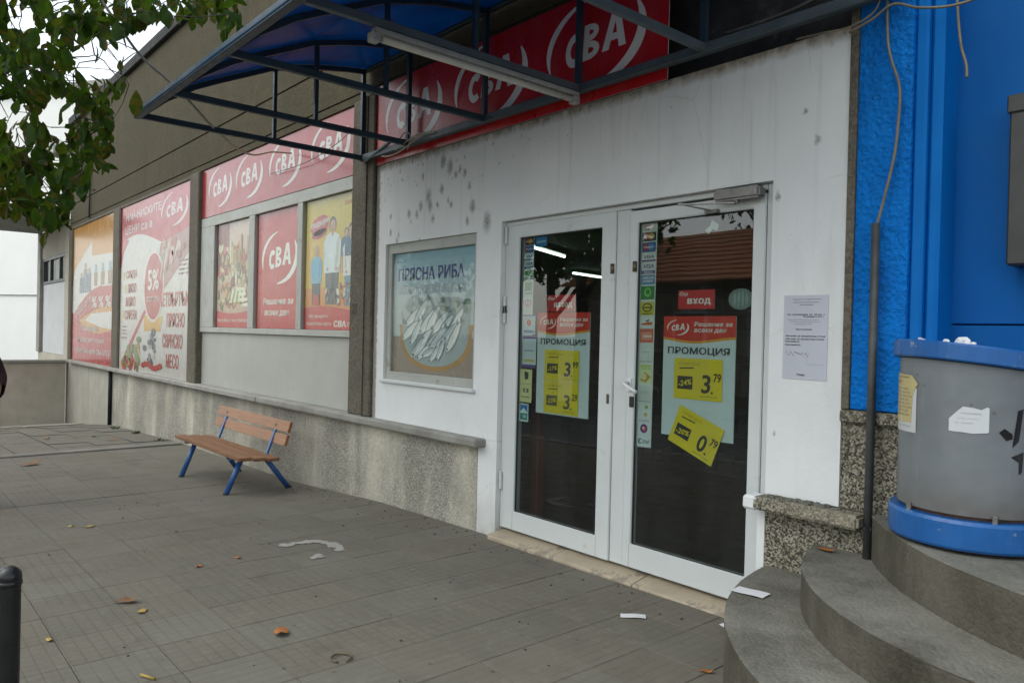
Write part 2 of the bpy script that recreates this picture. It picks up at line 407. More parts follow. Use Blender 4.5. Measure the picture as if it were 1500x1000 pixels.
M = {}
M['white'] = white_wall()
M['conc'] = concrete('pebbledash_concrete', (0.045, 0.036, 0.0145), (0.068, 0.056, 0.024), (0.03, 0.024, 0.010), pebble=0.07, bump=0.7)
M['pillar'] = concrete('pillar_concrete', (0.085, 0.074, 0.055), (0.135, 0.12, 0.092), (0.06, 0.05, 0.038), pebble=0.15)
M['sill'] = concrete('sill_concrete', (0.26, 0.255, 0.23), (0.38, 0.375, 0.345), (0.15, 0.142, 0.12), bump=0.6)
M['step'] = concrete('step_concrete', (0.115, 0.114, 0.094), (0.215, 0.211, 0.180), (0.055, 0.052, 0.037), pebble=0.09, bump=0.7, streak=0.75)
M['riser'] = concrete('mossy_shaded_riser', (0.058, 0.053, 0.038), (0.118, 0.109, 0.085), (0.024, 0.021, 0.013), pebble=0.04, bump=0.6, streak=0.9)  # moss stain, with the shade of upright step faces painted in as well
M['plinthpale'] = concrete('pale_plinth', (0.33, 0.315, 0.27), (0.42, 0.40, 0.345), (0.20, 0.185, 0.15))
M['dullkerb'] = concrete('dull_kerb', (0.17, 0.165, 0.145), (0.24, 0.23, 0.205), (0.12, 0.115, 0.10))
M['plinth'] = terrazzo('terrazzo_plinth', cover=0.9, lift=1.85, soft=0.5)
M['terrazzo'] = terrazzo('terrazzo')
M['ledge'] = terrazzo('worn_terrazzo_ledge', cover=0.55)
M['parapet'] = concrete('parapet_concrete', (0.42, 0.385, 0.32), (0.55, 0.51, 0.43), (0.31, 0.28, 0.23))
M['white_pvc'] = simple('white_frame_paint', (0.58, 0.615, 0.61), 0.35, 0.05, 3, wear=(0.5, 0.48, 0.43), wear_amt=0.66, wear_scale=5)
M['oldframe'] = simple('old_cream_frame', (0.38, 0.39, 0.36), 0.5, 0.08, 4, bump=0.15, wear=(0.30, 0.27, 0.22), wear_amt=0.62)
M['spandrel'] = simple('spandrel_panel', (0.375, 0.385, 0.35), 0.45, 0.06, 2, wear=(0.38, 0.36, 0.31), wear_amt=0.64, wear_scale=4)
M['steel'] = simple('dark_blue_steel', (0.024, 0.048, 0.068), 0.45, 0.25, 6, bump=0.2, bs=35, wear=(0.10, 0.075, 0.05), wear_amt=0.64, wear_scale=14)
M['rail'] = simple('grey_blue_steel', (0.075, 0.10, 0.115), 0.5, 0.2, 6, bump=0.2, bs=35, wear=(0.12, 0.08, 0.05), wear_amt=0.66, wear_scale=14)
M['benchblue'] = simple('bench_blue_paint', (0.025, 0.10, 0.30), 0.35, 0.18, 8, wear=(0.20, 0.25, 0.30), wear_amt=0.66, wear_scale=25)
M['wood'] = None
g = NG('varnished_wood'); c = g.coord()
gr = g.noise(g.scl(c, (1.2, 22, 22)), 3.0, 6, 0.6)
base = g.ramp(gr, [(0.3, (0.19, 0.08, 0.032)), (0.55, (0.30, 0.135, 0.056)), (0.75, (0.37, 0.185, 0.088))])
base = g.mix(g.math('MULTIPLY', g.ramp(g.noise(c, 5, 6, 0.6), [(0.5, 0.0), (0.75, 1.0)]), 0.45), base, (0.22, 0.13, 0.075))
g.bsdf(base, 0.42, g.bump(gr, 0.2, 0.003), 0.4); M['wood'] = g.m
g = NG('worn_seat_wood'); c = g.coord()
gr = g.noise(g.scl(c, (1.2, 22, 22)), 3.0, 6, 0.6)
base = g.ramp(gr, [(0.3, (0.15, 0.075, 0.035)), (0.55, (0.24, 0.12, 0.06)), (0.75, (0.33, 0.19, 0.10))])
g.bsdf(base, 0.5, g.bump(gr, 0.25, 0.003), 0.35); M['seatwood'] = g.m
M['glass'] = glass('door_glass')
M['wglass'] = glass('window_glass', (0.92, 0.94, 0.93), 0.75)
M['print'] = printmat('vinyl_print', 0.30, 0.5)
M['paper'] = printmat('paper_print', 0.55, 0.25)
M['banner'] = printmat('banner_print', 0.22, 0.35, glare_tint=(0.36, 0.34, 0.34), glare_amt=0.12, coat=0.22)  # pale grey mixed into the print as sky glare on the left banners
M['black'] = simple('black_paint', (0.012, 0.013, 0.014), 0.3, 0.2, 8, bump=0.12, bs=20)
M['rubber'] = simple('dark_plastic', (0.02, 0.02, 0.02), 0.5)
M['bluewall'] = simple('blue_panel_paint', (0.001, 0.088, 0.31), 0.6, 0.07, 2.5, wear=(0.003, 0.095, 0.30), wear_amt=0.6, wear_scale=3, spec=0.15)
M['bluemould'] = simple('blue_moulding_paint', (0.001, 0.145, 0.48), 0.55, 0.06, 3, spec=0.15)
g = NG('rough_blue_render'); p = g.pos()
hh = g.math('ADD', g.noise(p, 55, 5, 0.65), g.math('MULTIPLY', g.voro(p, 38), 0.7))
base = g.ramp(g.noise(p, 6, 6), [(0.3, (0.001, 0.17, 0.62)), (0.7, (0.002, 0.22, 0.74))])
base = g.mix(g.ramp(g.voro(p, 8), [(0.035, 0.8), (0.06, 0.0)]), base, (0.02, 0.04, 0.08))
base = g.mix(g.math('MULTIPLY', g.ramp(g.noise(g.scl(p, (3, 3, 0.8)), 2.5, 7, 0.65), [(0.45, 0.0), (0.7, 1.0)]), 0.5), base, (0.004, 0.09, 0.34))
base = g.mix(g.math('MULTIPLY', g.ramp(g.noise(p, 38, 6, 0.7), [(0.60, 0.0), (0.70, 1.0)]), 0.35), base, (0.05, 0.22, 0.52))
g.bsdf(base, 0.5, g.bump(hh, 0.9, 0.02), 0.15); M['bluerough'] = g.m
g = NG('grey_drum_paint'); p = g.coord()
base = g.ramp(g.noise(p, 3, 6), [(0.3, (0.138, 0.156, 0.170)), (0.7, (0.172, 0.190, 0.203))])
X, Y, Z = g.xyz(p)
rs = g.ramp(g.noise(g.scl(p, (16, 16, 0.8)), 2.2, 5, 0.6), [(0.63, 0.0), (0.70, 1.0)])
base = g.mix(g.math('MULTIPLY', rs, 0.55), base, (0.16, 0.085, 0.05))
sp = g.ramp(g.voro(p, 9), [(0.05, 1.0), (0.08, 0.0)])
base = g.mix(g.math('MULTIPLY', sp, 0.6), base, (0.10, 0.08, 0.07))
base = g.mix(g.math('MULTIPLY', g.ramp(g.noise(g.scl(p, (6, 6, 1)), 3, 6), [(0.5, 0.0), (0.8, 1.0)]), 0.35), base, (0.22, 0.235, 0.245))
scr = g.math('MULTIPLY', g.ramp(g.noise(g.scl(p, (26, 26, 5)), 3.0, 8, 0.75), [(0.66, 0.0), (0.72, 1.0)]), 0.5)
base = g.mix(scr, base, (0.075, 0.07, 0.065))
lowm = g.n('ShaderNodeMapRange'); g.l(Z, lowm.inputs[0]); lowm.inputs[1].default_value = 0.16; lowm.inputs[2].default_value = 0.0
base = g.mix(g.math('MULTIPLY', lowm.outputs[0], g.noise(p, 12, 5)), base, (0.10, 0.075, 0.055))
g.bsdf(base, 0.42, g.bump(g.noise(p, 30, 4), 0.08, 0.004, g.bump(g.noise(p, 5.0, 2), 0.35, 0.03)), 0.45); M['drum'] = g.m
M['drumblue'] = simple('drum_blue_paint', (0.010, 0.095, 0.31), 0.35, 0.12, 7, bump=0.1, wear=(0.20, 0.27, 0.36), wear_amt=0.63, wear_scale=22)
M['rust'] = simple('rusty_steel', (0.10, 0.055, 0.035), 0.8, 0.4, 25, bump=0.4)
M['darkrecess'] = simple('dark_shade_board', (0.025, 0.024, 0.024), 0.65, 0.5, 6, bump=0.3, bs=15, wear=(0.07, 0.065, 0.06), wear_amt=0.6, wear_scale=5)  # near-black colour in place of the shade inside the recess
M['roofedge'] = simple('black_roof_flashing', (0.008, 0.009, 0.009), 0.8, 0.3, 4)
M['darkbox'] = simple('charcoal_box', (0.035, 0.036, 0.034), 0.5, 0.15, 5)
M['pipe'] = simple('grey_conduit', (0.055, 0.06, 0.06), 0.45, 0.35, 10, bump=0.2, bs=30, wear=(0.22, 0.22, 0.20), wear_amt=0.64, wear_scale=12)
M['cable'] = simple('cream_cable', (0.19, 0.165, 0.115), 0.5, 0.3, 10)
M['cord'] = simple('pale_cord', (0.44, 0.40, 0.31), 0.6, 0.2, 10)
M['cablegrey'] = simple('grey_cable', (0.10, 0.10, 0.095), 0.5, 0.3, 10)
M['alu'] = simple('silver_metal', (0.22, 0.22, 0.21), 0.42, 0.2, 20, bump=0.15, bs=60, metal=0.7, wear=(0.10, 0.09, 0.08), wear_amt=0.66, wear_scale=14)
M['brass'] = simple('tarnished_lock', (0.14, 0.11, 0.07), 0.45, 0.3, 20, metal=0.6)
M['lampbody'] = simple('grey_lamp_housing', (0.36, 0.36, 0.34), 0.45, 0.15, 8, wear=(0.18, 0.17, 0.15), wear_amt=0.62)
M['tubeglass'] = simple('unlit_tube', (0.62, 0.60, 0.53), 0.3, 0.06, 6)
M['tile'] = simple('beige_threshold_tile', (0.40, 0.335, 0.245), 0.5, 0.2, 6, bump=0.15, wear=(0.26, 0.22, 0.17), wear_amt=0.56, wear_scale=6)
M['mortar'] = concrete('joint_mortar', (0.085, 0.083, 0.072), (0.13, 0.126, 0.11), (0.06, 0.058, 0.05))
M['kerb'] = concrete('pale_kerb', (0.27, 0.26, 0.235), (0.37, 0.36, 0.33), (0.2, 0.19, 0.165))
M['asphalt'] = simple('asphalt', (0.085, 0.085, 0.083), 0.85, 0.2, 1.5, bump=0.5, bs=90)
M['bright'] = simple('white_facade', (0.80, 0.80, 0.77), 0.8, 0.04, 0.5)
M['doorpanel'] = simple('pale_door_panel', (0.52, 0.53, 0.54), 0.5, 0.08, 2, wear=(0.30, 0.42, 0.52), wear_amt=0.68, wear_scale=1.6)
M['slabgrid'] = paving('paving_grid', 'grid'); M['slabrib'] = paving('paving_ribbed', 'rib'); M['slabrib2'] = paving('paving_ribbed_cross', 'rib2')
M['whitepaint'] = simple('worn_white_paint', (0.30, 0.295, 0.27), 0.85, 0.15, 14)
M['leaf'] = leafmat('tree_leaf', [(0.012, 0.034, 0.006), (0.016, 0.043, 0.008), (0.028, 0.064, 0.010), (0.013, 0.042, 0.005), (0.011, 0.034, 0.004), (0.018, 0.054, 0.006), (0.06, 0.085, 0.010), (0.012, 0.040, 0.004), (0.011, 0.036, 0.004), (0.10, 0.06, 0.012), (0.012, 0.038, 0.004)], 0.36)
M['leaffar'] = leafmat('far_leaf', [(0.022, 0.05, 0.012), (0.04, 0.08, 0.018), (0.06, 0.10, 0.025)])
M['bark'] = simple('bark', (0.045, 0.038, 0.03), 0.9, 0.4, 8, bump=0.9, bs=18, bdist=0.02)
M['deadleaf'] = simple('brown_dead_leaf', (0.17, 0.072, 0.022), 0.6, 0.4, 12)
M['orangeleaf'] = simple('orange_dead_leaf', (0.32, 0.115, 0.03), 0.6, 0.35, 12)
M['yellowleaf'] = simple('yellow_dead_leaf', (0.36, 0.25, 0.06), 0.6, 0.35, 12)
M['greenplant'] = simple('green_weed', (0.045, 0.065, 0.018), 0.55, 0.4, 10)
M['tissue'] = simple('white_paper', (0.66, 0.67, 0.69), 0.8, 0.05, 10)
M['whiteplastic'] = simple('white_handle', (0.70, 0.72, 0.72), 0.3, 0.05, 10)
M['coat'] = simple('dark_maroon_wool', (0.030, 0.012, 0.018), 0.9, 0.3, 20, bump=0.4)
M['skin'] = simple('skin', (0.42, 0.25, 0.18), 0.55, 0.08, 12)
M['hair'] = simple('dark_hair', (0.02, 0.015, 0.012), 0.5, 0.2, 20)
M['trousers'] = simple('dark_trousers', (0.02, 0.02, 0.025), 0.9, 0.2, 12)
M['rooftile'] = simple('orange_roof_tile', (0.66, 0.25, 0.10), 0.75, 0.3, 6, bump=0.3)
M['housewall'] = simple('dull_house_render', (0.34, 0.31, 0.24), 0.85, 0.15, 2)
M['interior'] = simple('dim_interior', (0.055, 0.065, 0.058), 0.8, 0.2, 2)
M['intfloor'] = simple('dark_shop_floor', (0.03, 0.03, 0.028), 0.4, 0.2, 3)
M['shelf'] = simple('shelf_metal', (0.16, 0.15, 0.13), 0.5, 0.2, 3)
M['red'] = simple('red_post', (0.20, 0.02, 0.015), 0.4)
# blue polycarbonate
g = NG('blue_polycarbonate'); p = g.pos()
col = g.ramp(g.noise(p, 1.3, 4), [(0.35, (0.007, 0.08, 0.20)), (0.6, (0.012, 0.13, 0.29)), (0.75, (0.065, 0.075, 0.20))])
a = g.n('ShaderNodeBsdfPrincipled'); g.l(col, a.inputs['Base Color']); a.inputs['Roughness'].default_value = 0.25
t = g.n('ShaderNodeBsdfTranslucent'); g.l(col, t.inputs['Color'])
mx = g.n('ShaderNodeMixShader'); mx.inputs[0].default_value = 0.62; g.l(a.outputs[0], mx.inputs[1]); g.l(t.outputs[0], mx.inputs[2]); g.l(mx.outputs[0], g.out.inputs['Surface'])
M['poly'] = g.m
# lit tubes inside the shop
g = NG('lit_tube'); e = g.n('ShaderNodeEmission', Strength=3.2); e.inputs[0].default_value = (0.78, 1.0, 0.84, 1); g.l(e.outputs[0], g.out.inputs['Surface']); M['lit'] = g.m

# ------------------------------------------------------------------ helpers: flat print (posters, lettering)
_T = {}
def glyphs(s, bold):
    k = (s, bold)
    if k in _T: return _T[k]
    cu = bpy.data.curves.new('lettering', 'FONT'); cu.body = s; cu.resolution_u = 3; cu.offset = bold; cu.space_character = 1.0 + bold * 1.6
    ob = bpy.data.objects.new('lettering', cu); COL.objects.link(ob)
    dg = bpy.context.evaluated_depsgraph_get(); dg.update()
    me = bpy.data.meshes.new_from_object(ob.evaluated_get(dg))
    V = [(v.co.x, v.co.y) for v in me.vertices]; F = [tuple(p.vertices) for p in me.polygons]
    xs = [v[0] for v in V]; ys = [v[1] for v in V]
    bpy.data.objects.remove(ob); bpy.data.curves.remove(cu); bpy.data.meshes.remove(me)
    x0, x1, y0, y1 = min(xs), max(xs), min(ys), max(ys)
    _T[k] = ([((x - x0) / (x1 - x0), (y - y0) / (y1 - y0)) for x, y in V], F)
    return _T[k]
class Print:
    """flat print in u,v (0..1) over a surface given by fn(u, v, h)"""
    step = 0.0
    def __init__(s, fn, eps=0.0006):
        s.fn = fn; s.V = []; s.F = []; s.C = []; s.eps = eps; s.k = 0
    def poly(s, pts, col, lay=1):
        b = len(s.V); s.k += 1; s.V += [s.fn(p[0], p[1], lay * s.eps + s.k * s.step) for p in pts]
        ar = sum(pts[i][0] * pts[(i + 1) % len(pts)][1] - pts[(i + 1) % len(pts)][0] * pts[i][1] for i in range(len(pts)))
        idx = list(range(b, b + len(pts)))
        s.F.append(idx if ar > 0 else idx[::-1]); s.C.append(srgb(col)); return s
    def rect(s, u0, v0, u1, v1, col, lay=1, n=1):
        for i in range(n):
            a = u0 + (u1 - u0) * i / n; b = u0 + (u1 - u0) * (i + 1) / n
            s.poly([(a, v0), (b, v0), (b, v1), (a, v1)], col, lay)
        return s
    def ell(s, cu, cv, ru, rv, col, lay=1, n=20, rot=0.0):
        P = []
        for k in range(n):
            a = 2 * math.pi * k / n; x = ru * math.cos(a); y = rv * math.sin(a)
            P.append((cu + x * math.cos(rot) - y * math.sin(rot), cv + x * math.sin(rot) + y * math.cos(rot)))
        return s.poly(P, col, lay)
    def text(s, t, u0, v0, u1, v1, col, lay=2, bold=0.025, shear=0.0, rot=None):
        extra = max(0.0, bold - 0.02); bold = min(bold, 0.02)
        V, F = glyphs(t, bold); c = srgb(col); n = max(1, len(t)); dx = extra * 1.1 * (u1 - u0) / (n * 0.7)
        u1 -= dx
        for sh in ((0.0,) if extra < 0.003 else (0.0, 0.5, 1.0)):
            b = len(s.V); s.k += 1; hh = lay * s.eps + (s.k % 40) * 0.00003
            for x, y in V:
                uu = u0 + (u1 - u0) * x + dx * sh + shear * y * (v1 - v0); vv = v0 + (v1 - v0) * y
                if rot: uu, vv = rot(uu, vv)
                s.V.append(s.fn(uu, vv, hh))
            for q in F: s.F.append([b + i for i in q]); s.C.append(c)
        return s
    def band(s, top, bot, col, lay=1):
        for i in range(len(top) - 1): s.poly([bot[i], bot[i + 1], top[i + 1], top[i]], col, lay)
        return s
    def crescent(s, cu, cv, ru, rv, a0, a1, th, col, lay=2, n=22):
        o, q = [], []
        for k in range(n + 1):
            t = k / n; a = R(a0 + (a1 - a0) * t); wd = th * math.sin(math.pi * min(1, 0.04 + t * 0.94)) ** 0.7
            o.append((cu + ru * math.cos(a), cv + rv * math.sin(a))); q.append((cu + ru * (1 - wd) * math.cos(a), cv + rv * (1 - wd) * math.sin(a)))
        for k in range(n): s.poly([o[k], o[k + 1], q[k + 1], q[k]], col, lay)
        return s
    def build(s, name, parent, mat='print'):
        if name == 'logo' and getattr(s, 'marks', None):
            pts = [Vector(v) for v in s.V]; sz = max((p - pts[0]).length for p in pts)
            if sz > 0.3:
                e = bpy.data.objects.new('logo', None); e.empty_display_size = 0.05
                put(e, parent, sum(pts, Vector()) / len(pts))
                ends = [m[1] for m in s.marks[1:]] + [len(s.F)]
                for (nm, st_), en in zip(s.marks, ends):
                    sub = Print(s.fn); ids = sorted(set(i for q in s.F[st_:en] for i in q)); mp = {i: k for k, i in enumerate(ids)}
                    sub.V = [s.V[i] for i in ids]; sub.F = [[mp[i] for i in q] for q in s.F[st_:en]]; sub.C = s.C[st_:en]; sub.build(nm, e, mat)
                return e
        me = bpy.data.meshes.new(name)
        xs = [v[0] for v in s.V]; ys = [v[1] for v in s.V]; zs = [v[2] for v in s.V]
        c = Vector(((min(xs) + max(xs)) / 2, (min(ys) + max(ys)) / 2, min(zs)))
        me.from_pydata([Vector(v) - c for v in s.V], [], s.F); me.update()
        ca = me.color_attributes.new('print', 'FLOAT_COLOR', 'CORNER')
        buf = []
        for p, col in zip(me.polygons, s.C): buf += [col[0], col[1], col[2], 1.0] * p.loop_total
        ca.data.foreach_set('color', buf)
        me.materials.append(M[mat])
        o = put(bpy.data.objects.new(name, me), parent, c)
        if name in ('lettering', 'picture', 'logo') and parent is not None: o['kind'] = 'stuff'
        return o
def facade(x0, x1, z0, z1, y, rot=0.0):
    cx, cz = (x0 + x1) / 2, (z0 + z1) / 2; wd, ht = x1 - x0, z1 - z0
    def fn(uu, vv, h):
        a = (uu - 0.5) * wd; b = (vv - 0.5) * ht
        return (cx + a * math.cos(rot) - b * math.sin(rot), y - h, cz + a * math.sin(rot) + b * math.cos(rot))
    return fn
def quad(x00, z00, x10, z10, x01, z01, x11, z11, y):
    def fn(a, b, h):
        x = (x00 * (1 - a) + x10 * a) * (1 - b) + (x01 * (1 - a) + x11 * a) * b
        z = (z00 * (1 - a) + z10 * a) * (1 - b) + (z01 * (1 - a) + z11 * a) * b
        return (x, y - h, z)
    return fn
def sheet(name, parent, mat, x0, x1, z0, z1, y, th=0.003):
    return MB().box(x0, x1, y, y + th, z0, z1).build(name, mat, parent)

# shop logo: three leaning capitals inside two crescents, centred on cu,cv
def logo(P, cu, cv, ru, rv, col, lay=2, lift=0.0):
    P.marks = []
    P.marks.append(('stroke', len(P.F))); P.crescent(cu, cv, ru, rv, 96, 204, 0.13, col, lay)
    P.marks.append(('stroke', len(P.F))); P.crescent(cu, cv, ru, rv, -96, 34, 0.19, col, lay)
    def G(quads, x0, w_, y0, y1):
        for q in quads:
            P.poly([(x0 + w_ * a + 0.05 * ru / rv * b * (y1 - y0), y0 + (y1 - y0) * b) for a, b in q], col, lay)
    def arc(cx, cy, rx, ry, ix, iy, a0, a1, n=10):
        o = []
        for k in range(n):
            t0 = R(a0 + (a1 - a0) * k / n); t1 = R(a0 + (a1 - a0) * (k + 1) / n)
            o.append([(cx + rx * math.cos(t0), cy + ry * math.sin(t0)), (cx + rx * math.cos(t1), cy + ry * math.sin(t1)), (cx + ix * math.cos(t1), cy + iy * math.sin(t1)), (cx + ix * math.cos(t0), cy + iy * math.sin(t0))])
        return o
    gC = arc(0.56, 0.5, 0.54, 0.5, 0.24, 0.25, 48, 312, 14)
    gB = [[(0, 0), (0.30, 0), (0.30, 1), (0, 1)]] + arc(0.30, 0.76, 0.52, 0.24, 0.24, 0.07, -90, 90) + arc(0.30, 0.26, 0.62, 0.26, 0.30, 0.085, -90, 90)
    gA = [[(0, 0), (0.29, 0), (0.5, 0.70), (0.5, 1), (0.34, 1)], [(1, 0), (0.66, 1), (0.5, 1), (0.5, 0.70), (0.71, 0)], [(0.356, 0.22), (0.644, 0.22), (0.59, 0.40), (0.41, 0.40)]]
    wl = ru * 0.36; x = cu - ru * 0.60
    for i, (gq, ww) in enumerate(((gC, 0.98), (gB, 1.0), (gA, 1.28))):
        P.marks.append(('letter', len(P.F))); G(gq, x, wl * ww, cv - rv * (0.42 - 0.06 * i), cv + rv * (0.32 + 0.09 * i)); x += wl * (ww + 0.08)

# ================================================================== GROUND
GZ = [(-80, -1.2), (-40, -1.0), (-19.2, -0.74), (-15.3, -0.37), (-14.2, -0.31), (-11.2, -0.19), (-7.6, -0.145), (-5.8, -0.035), (-4.4, 0.0), (-2.0, 0.025), (2, 0.03), (80, 0.2)]
def gz(x):
    for (a, za), (b, zb) in zip(GZ, GZ[1:]):
        if a <= x <= b: return za + (zb - za) * (x - a) / (b - a)
    return GZ[-1][1]
gxs = [g_[0] for g_ in GZ]
def strip(name, mat, xs, ys, dz, kind='structure', lab=None):
    mb = MB(); vs = [[mb.bm.verts.new((x, y, gz(x) + (dz(x, y) if callable(dz) else dz))) for y in ys] for x in xs]
    for i in range(len(xs) - 1):
        for j in range(len(ys) - 1): mb.bm.faces.new([vs[i][j], vs[i + 1][j], vs[i + 1][j + 1], vs[i][j + 1]])
    o = mb.build(name, mat); tag(o, kind=kind)
    return o
fine = sorted(set(gxs + [-30, -25, -22, -17, -13, -9, -3, -1, 0]))
gr = MB()
gr.face([(-900, -900, -1.6), (900, -900, -1.6), (900, 900, -1.6), (-900, 900, -1.6)])
tag(gr.build('ground', M['asphalt']), kind='structure')
strip('road', M['asphalt'], fine, [-11.0, -4.55], -0.13)
strip('opposite_pavement', M['kerb'], fine, [-30.0, -11.0], -0.01)
ok_ = MB()
for i in range(-30, 6): ok_.beam((i * 1.0, -10.95, gz(i) - 0.05), (i + 0.99, -10.95, gz(i + 1) - 0.05), 0.16, 0.16)
tag(ok_.build('opposite_kerb', M['kerb'], None, bevel=0.01), kind='structure')
pav = strip('pavement', M['mortar'], fine, [-4.42, 0.3], -0.0075)
# slabs: 0.35 m, nearest ones individually
SZ = 0.35
cells = []
for i in range(-45, 8):
    for j in range(0, 13):
        x0, x1 = i * SZ - 3.30 + 3.5 * 0, (i + 1) * SZ - 3.30
        y1 = -0.004 - j * SZ; y0 = y1 - SZ
        cx, cy = (x0 + x1) / 2, (y0 + y1) / 2
        if cx < -11.05: continue
        cells.append((cx, cy))
def seen(p):
    d = Vector(p) - CAM
    zc = d.dot(f2)
    if zc < 0.2: return False
    return abs(d.dot(r3) / zc) < 0.72 and abs(d.dot(u3) / zc) < 0.49
def slab_mesh(mat, k):
    mb = MB(); h = SZ / 2 - 0.0013 - 0.0006 * (k % 2)
    mb.box(-h, h, -h, h, -0.04, 0.0)
    bm = mb.bm; bmesh.ops.recalc_face_normals(bm, faces=bm.faces)
    te = [e for e in bm.edges if all(v.co.z > -0.01 for v in e.verts)]
    bmesh.ops.bevel(bm, geom=te, offset=0.002, segments=1, affect='EDGES')
    me = bpy.data.meshes.new('paving_slab'); bm.to_mesh(me); bm.free(); me.materials.append(mat); return me
slabs = {k: [slab_mesh(M[k], i) for i in range(2)] for k in ('slabgrid', 'slabrib', 'slabrib2')}
vis = []
rest = []
for c_ in cells:
    if -0.45 < 0: pass
    p = (c_[0], c_[1], gz(c_[0]))
    on = seen(p) and (c_[1] > -4.3)
    (vis if on else rest).append(c_)
vis.sort(key=lambda c_: (Vector((c_[0], c_[1], 0)) - CAM).length)
rest += vis[295:]; vis = vis[:295]
rs = random.Random(3)
def slab_kind(cx, cy):
    q = rs.random()
    if cx > -3.0: return 'slabrib' if q < 0.85 else 'slabgrid'
    return 'slabgrid' if q < 0.86 else 'slabrib'
for cx, cy in vis:
    me = slabs[slab_kind(cx, cy)][rs.randrange(2)]
    o = bpy.data.objects.new('paving_slab', me)
    put(o, pav, (cx, cy, gz(cx) + rs.uniform(-0.0009, 0.0009)))
    sl_ = math.atan2(gz(cx + 0.17) - gz(cx - 0.17), 0.34)
    o.rotation_euler = (rs.gauss(0, 0.0018), -sl_ + rs.gauss(0, 0.0018), rs.gauss(0, 0.002))
mb = MB()
for cx, cy in rest:
    if cy < -4.4: continue
    h = SZ / 2 - 0.003
    z = rs.uniform(-0.002, 0.002)
    mb.face([(cx - h, cy - h, gz(cx - h) + z), (cx + h, cy - h, gz(cx + h) + z), (cx + h, cy + h, gz(cx + h) + z), (cx - h, cy + h, gz(cx - h) + z)])
o = mb.build('far_paving', M['slabgrid'], pav); o['kind'] = 'stuff'
# kerb along the road, flush strip across the pavement, rougher paving beyond it
kb = MB()
for i in range(-24, 6):
    x0, x1 = i * 1.0, i * 1.0 + 0.99
    kb.beam((x0, -4.5, gz(x0) - 0.06), (x1, -4.5, gz(x1) - 0.06), 0.14, 0.15)
tag(kb.build('kerb', M['kerb'], None, bevel=0.01), kind='structure')
st = MB(); st.beam((-11.18, -0.05, gz(-11.18) - 0.045), (-11.0, -4.4, gz(-11.0) - 0.045), 0.13, 0.13)
tag(st.build('flush_kerb', M['dullkerb'], None, bevel=0.01, jitter=0.003), kind='structure')
far = MB()
for i in range(16):
    for j in range(9):
        x1 = -11.26 - i * 0.5; x0 = x1 - 0.485; y1 = -0.01 - j * 0.5; y0 = y1 - 0.485
        z = rs.uniform(-0.006, 0.006)
        far.face([(x0, y0, gz(x0) + z), (x1, y0, gz(x1) + z), (x1, y1, gz(x1) + z), (x0, y1, gz(x0) + z)])
o = far.build('lower_paving', M['slabrib2'], pav); o['kind'] = 'stuff'
ap = strip('concrete_apron', M['plinthpale'], [-19.2, -18.2, -17.0, -15.3], [-4.4, -2.5, -0.6, -0.005], lambda x, y: 0.008 if x < -17.5 else -0.02)

# ================================================================== SHOP BUILDING
B = thing('shop_building', 'long concrete shop building with white entrance wall and double door', 'building', (-9, 0.5, 0))
XD0, XD1, ZD1 = -4.209, -2.06, 2.285
FW = (-5.80, -4.50, 1.055, 2.235)
mb = MB().holewall(-5.975, -1.678, 0.695, 2.955, 0.0, 0.24, [(XD0, XD1, 0.0, ZD1), FW])
mb.box(-4.425, XD0, 0.002, 0.24, -0.03, 0.693)
wall = mb.build('wall', M['white'], B)
# plinths and sills
MB().box(-19.2, -15.30, 0.0, 0.3, -1.1, 0.635).build('plinth', M['plinthpale'], B)
MB().box(-15.26, -4.428, 0.0, 0.3, -0.8, 0.635).build('plinth', M['plinth'], B)
MB().box(-2.055, -1.53, -0.004, 0.3, -0.05, 0.625).build('plinth', M['terrazzo'], B)
MB().box(-2.10, -2.057, -0.002, 0.26, -0.03, 0.62).build('door_jamb', M['white'], B)
for a, b in ((-18.9, -15.3), (-15.29, -11.9), (-11.89, -8.4), (-8.39, -4.33)):
    MB().box(a, b - 0.004, -0.10, 0.10, 0.637 + rs.uniform(-.004, .004), 0.697).build('sill', M['sill'], B, bevel=0.010, jitter=0.003)
mb = MB().box(-2.115, -1.535, -0.115, 0.0, 0.628, 0.692); 
MBs = mb.build('sill', M['ledge'], B, bevel=0.012, segs=2); MB().box(-2.118, -2.045, -0.118, -0.001, 0.625, 0.695).build('sill_end', M['white'], B, bevel=0.012, jitter=0.002); MBs['label'] = 'short terrazzo ledge right of the door'
# mossy dirt left on that ledge
mb = MB()
for k in range(30):
    x = rs.uniform(-2.02, -1.62); y = rs.uniform(-0.075, -0.008); s_ = rs.uniform(0.006, 0.02)
    mb.box(x - s_, x + s_, y - s_ * .7, y + s_ * .7, 0.693, 0.697 + rs.uniform(0.002, 0.007))
o = mb.build('dirt', M['step'], B); o['kind'] = 'stuff'
# pillars and beams
for a, b, y in ((-6.375, -5.98, -0.035), (-11.02, -10.66, -0.035), (-15.33, -14.90, -0.02), (-19.22, -18.93, -0.02)):
    MB().box(a, b, y, 0.3, 0.697, 3.60).build('pillar', M['pillar'], B, bevel=0.012)
MB().box(-6.13, -6.09, -0.047, -0.033, 0.70, 3.60).build('pillar_joint', M['pillar'], B)
MB().box(-1.676, -1.640, -0.01, 0.3, 1.16, 3.6).build('pillar', M['pillar'], B, bevel=0.004, jitter=0.002)
zz = [(3.602, 3.672), (3.69, 4.078), (4.10, 5.86)]
for a, b in zz:
    MB().box(-19.22, 3.0, 0.0, 0.3, a, b).build('upper_wall', M['conc'], B)
MB().box(-19.2, 2.98, 0.02, 0.28, 3.61, 5.85).build('joint_backing', M['pillar'], B)
MB().box(-19.28, 3.05, -0.07, 0.4, 5.862, 6.03).build('roof_edge', M['roofedge'], B, bevel=0.01)
